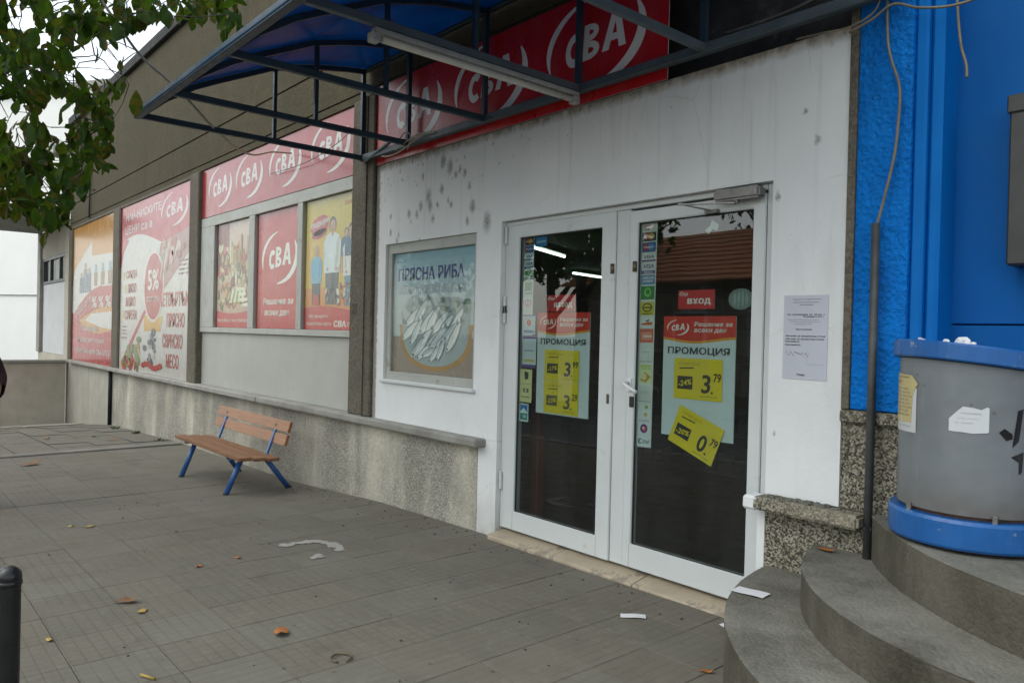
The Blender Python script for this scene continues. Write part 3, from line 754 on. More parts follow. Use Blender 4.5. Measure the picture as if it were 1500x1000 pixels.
MB().box(-19.2, 3.0, 0.3, 12.0, 5.70, 5.86).build('roof', M['roofedge'], B)
MB().box(-19.22, -19.0, 0.302, 12.0, -1.1, 5.69).build('side_wall', M['conc'], B)
# recess right of the red fascia: boards painted dark for the canopy's shade
MB().box(-2.74, -1.66, 0.16, 0.24, 2.97, 3.60).build('recess_shade_panel', M['darkrecess'], B)
for k in range(4):
    MB().box(-2.72 + k * 0.27, -2.72 + k * 0.27 + 0.235, 0.125, 0.16, 3.00, 3.59).build('board', M['darkrecess'], B, bevel=0.006)
MB().box(-5.97, -1.66, 0.10, 0.24, 2.957, 3.60).build('fascia_backing', M['darkrecess'], B)
# big left window: frame, spandrel, three panes
MB().box(-10.655, -6.38, 0.05, 0.12, 0.70, 1.40).build('spandrel', M['spandrel'], B)
wf = MB()
wf.box(-10.655, -6.38, 0.015, 0.10, 1.405, 1.47); wf.box(-10.655, -6.38, 0.015, 0.10, 2.815, 2.94)
for a, b in ((-10.655, -10.15), (-8.975, -8.805), (-7.64, -7.52), (-6.45, -6.38)): wf.box(a, b, 0.015, 0.10, 1.471, 2.814)
win = wf.build('window', M['oldframe'], B, bevel=0.004)
for a, b in ((-10.148, -8.977), (-8.803, -7.642), (-7.518, -6.452)):
    MB().box(a, b, 0.045, 0.050, 1.472, 2.813).build('pane', M['wglass'], win)
MB().box(-10.66, -6.38, 0.10, 0.14, 2.945, 3.60).build('fascia_backing', M['darkrecess'], B)
# panels behind the two tall posters
for a, b in ((-18.925, -15.335), (-14.895, -11.025)):
    MB().box(a, b, 0.02, 0.12, 0.70, 3.60).build('infill_panel', M['spandrel'], B)
    fr = MB(); fr.box(a, b, -0.008, 0.02, 3.555, 3.598); fr.box(a, a + 0.03, -0.008, 0.02, 0.70, 3.554); fr.box(b - 0.03, b, -0.008, 0.02, 0.70, 3.554)
    fr.build('poster_frame', M['pillar'], B)
# fish-window
ff = MB().holewall(FW[0], FW[1], FW[2], FW[3], 0.022, 0.10, [(-5.728, -4.545, 1.125, 2.150)])
fwin = ff.build('window', M['oldframe'], B, bevel=0.004)
MB().box(-5.727, -4.546, 0.035, 0.040, 1.126, 2.149).build('pane', M['wglass'], fwin)
MB().box(-5.82, -4.47, -0.03, 0.02, 1.025, 1.054).build('window_ledge', M['white_pvc'], B, bevel=0.006)
# door surround
df = MB()
df.box(XD0 + .003, -4.18, 0.045, 0.15, 0.075, 2.282); df.box(-2.115, XD1 - .003, 0.045, 0.15, 0.075, 2.282)
df.box(-4.178, -2.117, 0.045, 0.15, 2.252, 2.282); df.box(-3.142, -3.036, 0.047, 0.14, 0.079, 2.25)
df.build('door_frame', M['white_pvc'], B, bevel=0.003)
def door(x0, x1, gx0, gx1, gz0, gz1, z0, z1, side):
    d = MB().holewall(x0, x1, z0, z1, 0.038, 0.09, [(gx0, gx1, gz0, gz1)]).build('door', M['white_pvc'], B, bevel=0.004, segs=2)
    MB().box(gx0 + .001, gx1 - .001, 0.060, 0.066, gz0 + .001, gz1 - .001).build('pane', M['glass'], d)
    gk = MB()
    for a, b, c_, e_ in ((gx0, gx0 + .006, gz0, gz1), (gx1 - .006, gx1, gz0, gz1), (gx0 + .007, gx1 - .007, gz0, gz0 + .006), (gx0 + .007, gx1 - .007, gz1 - .006, gz1)):
        gk.box(a, b, 0.050, 0.0595, c_, e_)
    gk.build('gasket', M['rubber'], d)
    bl = MB(); 
    for xx in (gx0 - .012, gx1 + .008): bl.box(xx, xx + .002, 0.0365, 0.0385, z0 + .003, gz0 - 0.0)
    bl.build('seam', M['oldframe'], d)
    return d
dl = door(-4.177, -3.146, -4.050, -3.262, 0.212, 2.162, 0.078, 2.250, 0)
dr = door(-3.032, -2.119, -2.970, -2.192, 0.224, 2.162, 0.082, 2.236, 1)
for z in (2.12, 1.62, 1.55, 0.35):
    MB().box(-4.196, -4.176, 0.018, 0.040, z, z + 0.13).build('hinge', M['white_pvc'], dl, bevel=0.004)
MB().tube([(-3.164, 0.036, 1.865), (-3.164, 0.036, 1.925)], 0.014, 10).build('lock', M['brass'], dl)
MB().box(-3.186, -3.168, 0.028, 0.040, 1.055, 1.115).build('lock', M['brass'], dl, bevel=0.004)
MB().tube([(-2.985, 0.036, 1.868), (-2.985, 0.036, 1.930)], 0.014, 10).build('lock', M['brass'], dr)
MB().box(-2.998, -2.966, 0.026, 0.040, 1.05, 1.115).build('lock', M['rubber'], dr, bevel=0.004)
hd = MB(); hd.box(-3.018, -2.982, 0.022, 0.040, 1.145, 1.225); hd.tube([(-3.0, 0.03, 1.195), (-3.0, -0.03, 1.195), (-2.97, -0.045, 1.188), (-2.885, -0.045, 1.150)], 0.011, 8)
hd.build('handle', M['whiteplastic'], dr)
cl = MB(); cl.box(-2.39, -2.115, -0.045, 0.030, 2.205, 2.268)
dc = cl.build('closer', M['alu'], dr, bevel=0.012, segs=2)
ca_ = MB(); ca_.tube([(-2.25, -0.02, 2.20), (-2.25, -0.05, 2.188)], 0.012, 8); ca_.beam((-2.25, -0.05, 2.186), (-2.55, -0.13, 2.200), 0.018, 0.007); ca_.beam((-2.55, -0.13, 2.207), (-2.44, 0.02, 2.175), 0.018, 0.007); ca_.box(-2.48, -2.40, 0.012, 0.040, 2.160, 2.180)
ca_.build('closer_arm', M['alu'], dc)
# threshold
for a, b in ((XD0, -3.55), (-3.545, -2.86), (-2.855, -2.12)):
    mb = MB().box(a, b, -0.075, 0.16, -0.03, 0.072)
    for v in mb.bm.verts:
        if v.co.z > 0.05 and v.co.y < 0: v.co.z = 0.030
    mb.build('threshold_tile', M['tile'], B, bevel=0.005, jitter=0.001)
# interior
mb = MB(); 
mb.face([(-14, 0.25, 0.06), (-0.3, 0.25, 0.06), (-0.3, 12, 0.06), (-14, 12, 0.06)])
mb.build('shop_floor', M['intfloor'], B)
mb = MB()
mb.face([(-14, 0.26, 2.98), (-0.3, 0.26, 2.98), (-0.3, 12, 2.98), (-14, 12, 2.98)])
mb.face([(-14, 12, 0.06), (-0.3, 12, 0.06), (-0.3, 12, 2.98), (-14, 12, 2.98)]); mb.face([(-0.3, 0.26, 0.06), (-0.3, 12, 0.06), (-0.3, 12, 2.98), (-0.3, 0.26, 2.98)]); mb.face([(-14, 0.26, 0.06), (-14, 12, 0.06), (-14, 12, 2.98), (-14, 0.26, 2.98)])
mb.build('inner_wall', M['interior'], B, fixn=False)
MB().box(-19, -4.43, 0.26, 0.30, 0.70, 3.6).build('inner_lining', M['interior'], B)
for nm, a, b, lb in (('t', (-9.0, 4.6), (-9.65, 6.0), 'lit ceiling tube seen high through the left door leaf'), ('t', (-12.0, 8.6), (-12.3, 9.9), 'farther lit ceiling tube glowing behind the left door leaf'), ('t', (-5.55, 6.5), (-4.6, 6.2), 'lit ceiling tube seen at the top of the right door leaf')):
    t_ = thing('ceiling_lamp', lb, 'lamp', (a[0], a[1], 2.85), 'lit tubes inside the shop')
    MB().beam((*a, 2.94), (*b, 2.94), 0.14, 0.06).build('lamp_housing', M['shelf'], t_)
    MB().tube([(*a, 2.885), (*b, 2.885)], 0.022, 8).build('tube', M['lit'], t_)
for x, y, ln, lb in ((-5.6, 3.0, 3.5, 'dim shelving rack inside behind the right door leaf'), (-8.2, 4.4, 3.2, 'dim shelving rack deep inside behind the left door leaf')):
    t_ = thing('shelving_rack', lb, 'shelf', (x, y, 0.06))
    for k in range(5): MB().box(x - ln / 2, x + ln / 2, y, y + 0.4, 0.12 + k * 0.4, 0.15 + k * 0.4).build('shelf', M['shelf'], t_)
    MB().box(x - ln / 2, x + ln / 2, y + 0.402, y + 0.42, 0.06, 2.0).build('back_panel', M['interior'], t_)
    gd = MB()
    for k in range(5):
        xx = x - ln / 2
        while xx < x + ln / 2 - 0.2:
            ww = rs.uniform(0.08, 0.2); gd.box(xx, xx + ww - .01, y + 0.03, y + 0.3, 0.152 + k * 0.4, 0.152 + k * 0.4 + rs.uniform(0.1, 0.28)); xx += ww
    o = gd.build('goods', M['shelf'], t_); o['kind'] = 'stuff'
t_ = tag(MB().box(-4.28, -4.20, 0.40, 0.48, 0.06, 0.95).build('guard_post', M['red'], None, bevel=0.01), 'dull red post just inside the left door leaf', 'post')

# ================================================================== BANNERS AND POSTERS
def board(name, label, cat, x0, x1, z0, z1, y, paint, mat='print', group=None, th=0.006, rot=0.0, edge='#b8b4aa'):
    t = thing(name, label, cat, ((x0 + x1) / 2, y, z0), group)
    fn = facade(x0, x1, z0, z1, y, rot)
    bk = MB(); P0 = [fn(a, b, -0.0002) for a, b in ((0, 0), (1, 0), (1, 1), (0, 1))]; P1 = [(p[0], p[1] + th, p[2]) for p in P0]
    v = [bk.bm.verts.new(p) for p in P0 + P1]
    for q in ((4, 7, 6, 5), (0, 4, 5, 1), (1, 5, 6, 2), (2, 6, 7, 3), (3, 7, 4, 0)): bk.bm.faces.new([v[i] for i in q])
    bk.build('backing', M['tissue'], t)
    paint(t, fn, mat)
    return t
RED = '#c01a1a'; WHITE = '#f2efe8'
def red_fascia(n, r0):
    def paint(t, fn, mat):
        P = Print(fn); P.rect(0, 0, 1, 1, RED, 0, n=4); P.build('face_sheet', t, mat)
        for (cu, cv, ru, rv) in r0:
            L = Print(fn); logo(L, cu, cv, ru, rv, '#f4f1ea'); L.build('logo', t, mat)
    return paint
wL = 4.265
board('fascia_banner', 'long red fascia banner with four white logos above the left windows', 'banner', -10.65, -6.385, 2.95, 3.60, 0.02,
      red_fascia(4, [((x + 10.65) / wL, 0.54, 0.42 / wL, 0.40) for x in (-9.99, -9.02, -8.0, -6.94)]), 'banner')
wR = 3.235
board('fascia_banner', 'red fascia banner with three white logos over the entrance under the canopy', 'banner', -5.975, -2.74, 2.958, 3.655, -0.012,
      red_fascia(3, [((x + 5.975) / wR, 0.54, 0.43 / wR, 0.42) for x in (-5.40, -4.38, -3.33)]), 'print')

def curve(f_, a, b, n=14): return [(a + (b - a) * i / n, f_(a + (b - a) * i / n)) for i in range(n + 1)]
def poster_arrow(t, fn, mat):
    P = Print(fn); P.rect(0, 0, 1, 1, '#e8a33c', 0)
    P.poly([(0.0, 0.30), (0.0, 0.55), (0.05, 0.68), (0.5, 0.86), (0.5, 0.755), (1, 0.74), (1, 0.50), (0.7, 0.54), (0.45, 0.47), (0.2, 0.35)], WHITE, 1)
    P.poly([(0.35, 0.30), (0.5, 0.345), (1, 0.36), (1, 0.24), (0.75, 0.25), (0.5, 0.28)], WHITE, 2)
    P.band(curve(lambda u_: 0.36 - 0.12 * u_ - 0.08 * math.sin(u_ * 3.1), 0, 1), [(i / 14, 0) for i in range(15)], '#cf2a20', 3)
    P.band(curve(lambda u_: 0.33 + 0.20 * math.sin(min(u_, 0.72) * 2.2), 0.05, 1), curve(lambda u_: 0.26 + 0.14 * math.sin(u_ * 1.6) , 0.05, 1), '#c83028', 4)
    P.build('print', t, mat)
    L = Print(fn)
    for k in range(3): L.text('%', 0.52 + k * 0.16, 0.385, 0.64 + k * 0.16, 0.465, WHITE, 6, 0.03)
    L.text('Пазарувайте', 0.10, 0.315, 0.48, 0.385, '#f4d9d2', 6, 0.03, rot=lambda a, b: (a + 0.02, b + (a - 0.1) * 0.28))
    L.text('Пазарувай,', 0.28, 0.215, 0.68, 0.265, WHITE, 6, 0.03); L.text('натрупай точки', 0.18, 0.135, 0.82, 0.18, WHITE, 6, 0.03)
    L.text('с клиентска карта CBA КЛУБ', 0.08, 0.055, 0.95, 0.10, WHITE, 6, 0.03); L.build('lettering', t, mat)
    G = Print(fn); G.step = 0.00004
    cols = ['#5c7690', '#8a8f95', '#6d7f96', '#a89080']
    for k, (x, h_) in enumerate(((0.24, 0.16), (0.34, 0.24), (0.44, 0.19))):
        G.poly([(x - .05, 0.50), (x + .05, 0.50), (x + .045, 0.50 + h_ * .72), (x - .045, 0.50 + h_ * .72)], cols[k], 5); G.ell(x, 0.50 + h_ * .82, 0.03, 0.02, '#c8a890', 5)
    for k in range(3):
        x = 0.60 + k * 0.16
        G.poly([(x - .035, 0.54), (x + .035, 0.54), (x + .04, 0.63), (x - .04, 0.63)], '#b08a5c', 5); G.poly([(x - .03, 0.63), (x + .03, 0.63), (x + .025, 0.69), (x - .025, 0.69)], '#9fc0d0', 5)
    G.build('picture', t, mat)
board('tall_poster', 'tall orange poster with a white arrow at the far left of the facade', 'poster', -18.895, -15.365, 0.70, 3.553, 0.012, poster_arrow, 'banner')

def poster_meat(t, fn, mat):
    P = Print(fn); P.rect(0, 0, 1, 1, '#e9e6e0', 0)
    P.band([(i / 14, 1.0) for i in range(15)], curve(lambda u_: 0.755 + 0.055 * math.sin(u_ * 5.2 + 0.35) - (0.10 if u_ < 0.01 else 0) , 0, 1), '#cc1f2b', 1)
    P.poly([(0, 0.62), (0.0, 0.80), (0.14, 0.79), (0.05, 0.72)], '#cc1f2b', 2)
    P.poly([(0.66, 0.46), (1.0, 0.66), (1.0, 0.77), (0.62, 0.72), (0.58, 0.60)], '#b8867a', 2)
    P.poly([(0.03, 0.04), (0.40, 0.36), (0.44, 0.36), (0.06, 0.02)], '#d0342a', 2)
    P.poly([(0.40, 0.24), (0.64, 0.24), (0.64, 0.32), (0.40, 0.33)], '#eab53a', 2)
    P.ell(0.53, 0.49, 0.13, 0.185, '#c22a26', 4, 28); P.ell(0.53, 0.49, 0.145, 0.20, '#efe9e2', 3, 28)
    P.build('print', t, mat)
    G = Print(fn); G.step = 0.00004; q = random.Random(5)
    for k in range(26):
        x = q.uniform(0.66, 0.97); y = q.uniform(0.60, 0.72)
        if y > 0.42 + 0.25 * x: G.ell(x, y, q.uniform(0.012, 0.035), q.uniform(0.012, 0.03), q.choice(['#c06a5a', '#d8a090', '#7d8f60', '#a85248', '#e0c0b0']), 4 + k % 2, 10, q.uniform(0, 3))
    for k in range(9):
        x0 = 0.62 + k * 0.022; G.poly([(x0, 0.52 + k * .012), (x0 + 0.012, 0.52 + k * .012), (x0 + 0.05, 0.68), (x0 + 0.03, 0.69)], ['#d8b8a8', '#b06050', '#e6d4c8'][k % 3], 4)
    for k in range(34):
        x = q.uniform(0.06, 0.34); y = q.uniform(0.015, 0.06 + 0.5 * max(0, x - 0.06))
        G.ell(x, y, q.uniform(0.02, 0.05), q.uniform(0.012, 0.03), q.choice(['#c8503c', '#d8a040', '#86a050', '#b83830', '#e0b868', '#6a8a3c']), 4 + k % 2, 10, q.uniform(0, 3))
    for k in range(20):
        x = q.gauss(0.52, 0.05); y = q.uniform(0.05, 0.24); G.ell(x, y, q.uniform(0.01, 0.03), q.uniform(0.01, 0.03), q.choice(['#5a6068', '#8a94a0', '#d8d4d0', '#3c444c']), 4, 9)
    for k in range(8): G.ell(0.40 + k * 0.035, 0.045 + 0.01 * math.sin(k), 0.03, 0.016, '#cc3a30', 5, 9)
    G.build('picture', t, mat)
    L = Print(fn); RD = '#cf5a52'
    L.text('НАЙ-НИСКИТЕ', 0.08, 0.905, 0.62, 0.965, '#f2e4e2', 3, 0.04); L.text('ЦЕНИ са в', 0.07, 0.815, 0.50, 0.875, '#f2e4e2', 3, 0.04)
    L.text('5%', 0.45, 0.47, 0.61, 0.585, WHITE, 6, 0.05); L.text('ОТСТЪПКА', 0.435, 0.405, 0.625, 0.435, WHITE, 6, 0.03)
    for s_, a, b, y in (('СРЯДА', 0.10, 0.28, 0.545), ('ПРЯСНО', 0.13, 0.27, 0.465), ('МЛЯКО', 0.10, 0.26, 0.385), ('СИРЕНА', 0.09, 0.29, 0.305)): L.text(s_, a, y, b, y + 0.058, RD, 3, 0.04)
    for s_, a, b, y in (('ЧЕТВЪРТЪК', 0.62, 0.985, 0.375), ('ПРЯСНО', 0.72, 0.94, 0.265), ('СВИНСКО', 0.67, 0.92, 0.155), ('МЕСО', 0.72, 0.88, 0.05)): L.text(s_, a, y, b, y + 0.075, RD, 3, 0.04)
    for a, y in ((0.045, 0.55), (0.07, 0.47), (0.045, 0.31), (0.585, 0.385), (0.63, 0.275)): L.rect(a, y, a + 0.03, y + 0.05, '#e8cf6a', 3)
    for k in range(4): L.text('сирене и кашкавал'[k:k + 9], 0.04, 0.255 - k * 0.022, 0.13, 0.267 - k * 0.022, '#c9857c', 3, 0.0)
    for k in range(4): L.text('валидно до края'[k:k + 8], 0.86, 0.60 - k * 0.022, 0.98, 0.612 - k * 0.022, '#c9857c', 3, 0.0)
    L.build('lettering', t, mat)
    K = Print(fn); logo(K, 0.79, 0.885, 0.17, 0.09, '#f2e4e2', 3); K.build('logo', t, mat)
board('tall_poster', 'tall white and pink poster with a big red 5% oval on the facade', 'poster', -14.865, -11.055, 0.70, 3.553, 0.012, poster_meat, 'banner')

def poster_food(t, fn, mat):
    P = Print(fn); P.rect(0, 0, 1, 1, '#c9a88c', 0); P.rect(0, 0.5, 0.36, 1, '#8d2a22', 1); P.rect(0.36, 0.72, 1, 1, '#d9b6a6', 1)
    P.band(curve(lambda u_: 0.135 + 0.03 * (1 - math.sin(u_ * 3.14)), 0, 1), [(i / 14, 0) for i in range(15)], '#c8202a', 4); P.build('print', t, mat)
    G = Print(fn); G.step = 0.00004; q = random.Random(11)
    pal = ['#a03028', '#d8c8a0', '#c89030', '#5c6c34', '#e8e0d0', '#703024', '#d0a860', '#3c3a28', '#b8b070', '#c85040']
    for k in range(150):
        y = q.uniform(0.2, 0.78); x = q.uniform(0.06, 0.94)
        G.ell(x, y, q.uniform(0.015, 0.06), q.uniform(0.01, 0.04), q.choice(pal), 2 + k % 2, 9, q.uniform(0, 3))
    for k in range(9): G.rect(0.4 + k * 0.06, 0.55 + q.uniform(0, .1), 0.44 + k * 0.06, 0.72 + q.uniform(0, .15), q.choice(['#d8c060', '#c8b088', '#e6dcc8', '#b87850']), 2)
    for k in range(7): G.poly([(0.42 + k * .055, 0.24), (0.48 + k * .055, 0.23), (0.56 + k * .05, 0.36), (0.5 + k * .05, 0.37)], ['#e8e4c8', '#8a9040'][k % 2], 4)
    for k in range(4): G.ell(0.72 + 0.05 * k, 0.36 - k * 0.05, 0.12, 0.018, '#ece6d0', 5, 12); 
    G.build('picture', t, mat)
    L = Print(fn); L.text('Просто Вкусно Просто Най-Близо', 0.05, 0.045, 0.95, 0.085, '#f0dcd4', 6, 0.03); L.build('lettering', t, mat)
board('window_poster', 'food photograph poster in the leftmost pane of the big window', 'poster', -10.146, -8.979, 1.475, 2.81, 0.062, poster_food, 'print')
def poster_red(t, fn, mat):
    P = Print(fn); P.rect(0, 0, 1, 1, '#c5171f', 0, n=2); P.build('print', t, mat)
    K = Print(fn); logo(K, 0.53, 0.60, 0.42, 0.225, WHITE, 2); K.build('logo', t, mat)
    L = Print(fn); L.text('Решение за', 0.16, 0.205, 0.86, 0.26, WHITE, 2, 0.03, 0.2); L.text('всеки ден', 0.20, 0.10, 0.76, 0.155, WHITE, 2, 0.03, 0.2); L.build('lettering', t, mat)
board('window_poster', 'plain red poster with large white logo in the middle pane of the big window', 'poster', -8.801, -7.644, 1.475, 2.81, 0.062, poster_red, 'print')
def poster_family(t, fn, mat):
    P = Print(fn); P.rect(0, 0, 1, 1, '#dfb23a', 0); P.rect(0, 0.70, 1, 1, '#d3b622', 1); P.rect(0, 0.12, 1, 0.32, '#d98a30', 1)
    P.band(curve(lambda u_: 0.155 + 0.025 * math.sin(u_ * 3.4 + 0.4), 0, 1), [(i / 14, 0) for i in range(15)], '#c81f26', 4); P.build('print', t, mat)
    G = Print(fn); G.step = 0.00004
    def body(x, y0, h_, w_, shirt, legs, hair, skin='#c99878'):
        G.poly([(x - w_ * .38, y0), (x + w_ * .38, y0), (x + w_ * .42, y0 + h_ * .42), (x - w_ * .42, y0 + h_ * .42)], legs, 2)
        G.poly([(x - w_ * .5, y0 + h_ * .36), (x + w_ * .5, y0 + h_ * .36), (x + w_ * .52, y0 + h_ * .62), (x + w_ * .42, y0 + h_ * .78), (x + w_ * .12, y0 + h_ * .82), (x - w_ * .12, y0 + h_ * .82), (x - w_ * .42, y0 + h_ * .78), (x - w_ * .52, y0 + h_ * .62)], shirt, 3)
        G.poly([(x + w_ * .14, y0 + h_ * .38), (x + w_ * .5, y0 + h_ * .36), (x + w_ * .52, y0 + h_ * .62), (x + w_ * .42, y0 + h_ * .78), (x + w_ * .26, y0 + h_ * .70)], ['#5a9cbe', '#c2ccd4', '#c8c4c0', '#24506f'][int(x * 4) % 4 if shirt != '#2d5f86' else 3] if shirt != '#6fb4d6' else '#5a9cbe', 3)
        G.poly([(x - w_ * .03, y0), (x + w_ * .03, y0), (x + w_ * .02, y0 + h_ * .3), (x - w_ * .02, y0 + h_ * .3)], '#2a2e34', 2)
        for sg in (-1, 1): G.poly([(x + sg * w_ * .42, y0 + h_ * .76), (x + sg * w_ * .54, y0 + h_ * .70), (x + sg * w_ * .50, y0 + h_ * .46), (x + sg * w_ * .30, y0 + h_ * .38), (x + sg * w_ * .30, y0 + h_ * .43), (x + sg * w_ * .40, y0 + h_ * .50)], shirt, 4)
        for sg in (-1, 1): G.ell(x + sg * w_ * .29, y0 + h_ * .405, w_ * .06, h_ * .022, skin, 4, 8)
        G.rect(x - w_ * .07, y0 + h_ * .78, x + w_ * .07, y0 + h_ * .84, skin, 4)
        G.ell(x, y0 + h_ * .905, w_ * .22, h_ * .095, hair, 3, 14); G.ell(x + .004, y0 + h_ * .885, w_ * .18, h_ * .08, skin, 4, 14); G.ell(x - w_ * .07, y0 + h_ * .90, w_ * .022, h_ * .008, '#3a2a22', 4, 6); G.ell(x + w_ * .08, y0 + h_ * .90, w_ * .022, h_ * .008, '#3a2a22', 4, 6); G.ell(x, y0 + h_ * .85, w_ * .06, h_ * .008, '#a04a40', 4, 8)
    body(0.24, 0.19, 0.46, 0.22, '#6fb4d6', '#3c4654', '#b89878'); body(0.56, 0.19, 0.66, 0.32, '#dfe6ea', '#4a5058', '#2a1c16'); body(0.93, 0.18, 0.60, 0.30, '#e4e0da', '#5888a0', '#3a1c18')
    body(0.83, 0.42, 0.33, 0.18, '#2d5f86', '#b07848', '#5a3c28')
    q = random.Random(2)
    for k in range(50): G.ell(q.uniform(0.45, 0.95), q.uniform(0.2, 0.34), q.uniform(.01, .035), q.uniform(.008, .02), q.choice(['#3c5060', '#c8502c', '#8a9098', '#d8d0c0', '#6a3a28', '#4c7890']), 5, 8, q.uniform(0, 3))
    G.poly([(0.17, 0.19), (0.33, 0.19), (0.30, 0.27), (0.20, 0.27)], '#c03028', 5)
    G.build('picture', t, mat)
    L = Print(fn)
    L.ell(0.29, 0.80, 0.19, 0.075, '#c2201f', 2, 24, 0.12); L.ell(0.29, 0.735, 0.16, 0.035, '#b01c20', 2, 16, 0.1)
    L.text('традиции', 0.10, 0.765, 0.47, 0.815, '#e8e0da', 3, 0.04, rot=lambda a, b: (a, b + 0.10 * (a - .1)))
    L.text('СВА', 0.78, 0.915, 0.92, 0.945, '#c8302a', 3, 0.03, 0.2)
    L.text('100 продукта', 0.10, 0.085, 0.50, 0.115, '#f0d8d0', 6, 0.02); L.text('Клиентска карта', 0.06, 0.025, 0.57, 0.06, '#f0d8d0', 6, 0.02); L.text('СВА', 0.62, 0.022, 0.86, 0.068, WHITE, 6, 0.05, 0.1); L.text('КЛУБ', 0.88, 0.025, 0.99, 0.06, '#f0d8d0', 6, 0.02)
    L.build('lettering', t, mat)
board('window_poster', 'yellow poster of a shopping family in the right pane of the big window', 'poster', -7.516, -6.453, 1.475, 2.81, 0.062, poster_family, 'print')

def poster_fish(t, fn, mat):
    P = Print(fn); P.rect(0, 0, 1, 1, '#c2d0d2', 0)
    for k in range(6): P.rect(0, 0.58 + k * 0.07, 1, 0.58 + (k + 1) * 0.07, ['#c4d2d4', '#bccfd4', '#b2cad2', '#a8c5d0', '#9cc0ce', '#90b8ca'][k], 1)
    P.rect(0, 0, 1, 0.30, '#a59488', 1)
    P.build('print', t, mat)
    G = Print(fn); G.step = 0.00004; q = random.Random(9)
    bowl = [(0.10 + 0.86 * (0.5 - 0.5 * math.cos(R(180) * i / 22)), 0.34 - 0.31 * math.sin(R(180) * i / 22) ** 0.75) for i in range(23)]
    bin_ = [(0.5 + (a - 0.5) * 0.93, b + 0.035) for a, b in bowl]
    G.poly(bowl + [(0.98, 0.40), (0.08, 0.40)], '#b98f56', 2)
    G.poly(bin_ + [(0.94, 0.55), (0.80, 0.62), (0.3, 0.62), (0.10, 0.50)], '#a6b4b6', 3)
    for k in range(26): G.ell(q.uniform(0.14, 0.5), q.uniform(0.40, 0.60), q.uniform(.03, .07), q.uniform(.015, .035), q.choice(['#8f9c9c', '#b4bebe', '#7c8c8c', '#c4cccc', '#9aa8a8']), 4, 10, q.uniform(0, 3))
    for k in range(20): G.ell(q.uniform(0.62, 0.94), q.uniform(0.50, 0.62), q.uniform(.02, .05), q.uniform(.015, .03), q.choice(['#5c7468', '#6c8478', '#8c9c98', '#a4b0ac']), 4, 9)
    def fish(x, y, ln, an):
        c_, s_ = math.cos(an), math.sin(an)
        def pt(a, b):
            b *= 1.35; return (x + (a * c_ - b * s_) * ln, y + (a * s_ + b * c_) * ln * 1.15)
        G.poly([pt(a, b) for a, b in ((-1, .02), (-.7, .15), (-.2, .22), (.4, .17), (.8, .06), (1.05, .14), (1.0, 0), (1.05, -.12), (.8, -.05), (.4, -.14), (-.2, -.2), (-.7, -.13))], '#7d8e94', 4)
        G.poly([pt(a, b) for a, b in ((-.97, .02), (-.7, .11), (-.2, .16), (.4, .12), (.8, .03), (.8, -.04), (.4, -.13), (-.2, -.19), (-.7, -.12))], q.choice(['#ccd6d8', '#d8dedf', '#bfccd0', '#e2e6e5']), 4)
        G.poly([pt(a, b) for a, b in ((-.7, -.02), (-.2, -.03), (.4, -.02), (.4, -.09), (-.2, -.14), (-.7, -.08))], '#f0f2f1', 4)
        G.ell(*pt(-.8, .03), 0.008, 0.008, '#30383c', 4, 7)
    for k in range(8): fish(0.26 + 0.07 * k + q.uniform(-.03, .03), 0.46 - abs(k - 4) * 0.004 + q.uniform(-.06, .06), q.uniform(.12, .17), 0.72 + q.uniform(-.15, .2))
    for k in range(9): fish(0.25 + 0.064 * k + q.uniform(-.02, .02), 0.34 - 0.10 * math.sin(k / 8 * 3.14) + q.uniform(-.03, .05), q.uniform(.12, .17), 0.78 + q.uniform(-.2, .2))
    for k in range(5): fish(0.34 + 0.07 * k, 0.17 + q.uniform(-.02, .02) + abs(k - 2) * .015, 0.10, 0.6 + q.uniform(-.5, .5))
    G.build('picture', t, mat)
    L = Print(fn)
    L.text('ПРЯСНА РИБА', 0.055, 0.765, 0.865, 0.875, '#26307e', 3, 0.05)
    L.text('ВСЕКИ ВТОРНИК И ПЕТЪК', 0.06, 0.655, 0.89, 0.725, '#3a3f66', 3, 0.055); L.text('ВСЕКИ ВТОРНИК И ПЕТЪК', 0.06, 0.657, 0.89, 0.723, '#c9d0da', 4, 0.015)
    L.build('lettering', t, mat)
board('window_poster', 'grey-blue fresh fish poster in the small window beside the door', 'poster', -5.726, -4.547, 1.127, 2.148, 0.052, poster_fish, 'print')

# ---- door papers, all just behind the panes
YP = 0.072
def promo(two, tone):
    def paint(t, fn, mat):
        P = Print(fn); P.rect(0, 0, 1, 1, '#d5dadd', 0, n=2)
        P.band([(i / 14, 1.0) for i in range(15)], curve(lambda u_: 0.795 - 0.02 * math.sin(u_ * 5 - 0.6), 0, 1), '#e09a2c', 1)
        P.band([(i / 14, 1.0) for i in range(15)], curve(lambda u_: 0.815 - 0.02 * math.sin(u_ * 5 - 0.6), 0, 1), '#d5382a', 2)
        P.build('print', t, mat)
        K = Print(fn); logo(K, 0.21, 0.905, 0.16, 0.065, '#f4e8e2', 3); K.build('logo', t, mat)
        L = Print(fn)
        L.text('Решение за', 0.44, 0.915, 0.95, 0.952, '#f4e8e2', 3, 0.03, 0.3); L.text('всеки ден', 0.44, 0.860, 0.87, 0.897, '#f4e8e2', 3, 0.03, 0.3)
        L.text('ПРОМОЦИЯ', 0.07, 0.675, 0.93, 0.745, '#3d3f42', 3, 0.035); L.build('lettering', t, mat)
    return paint
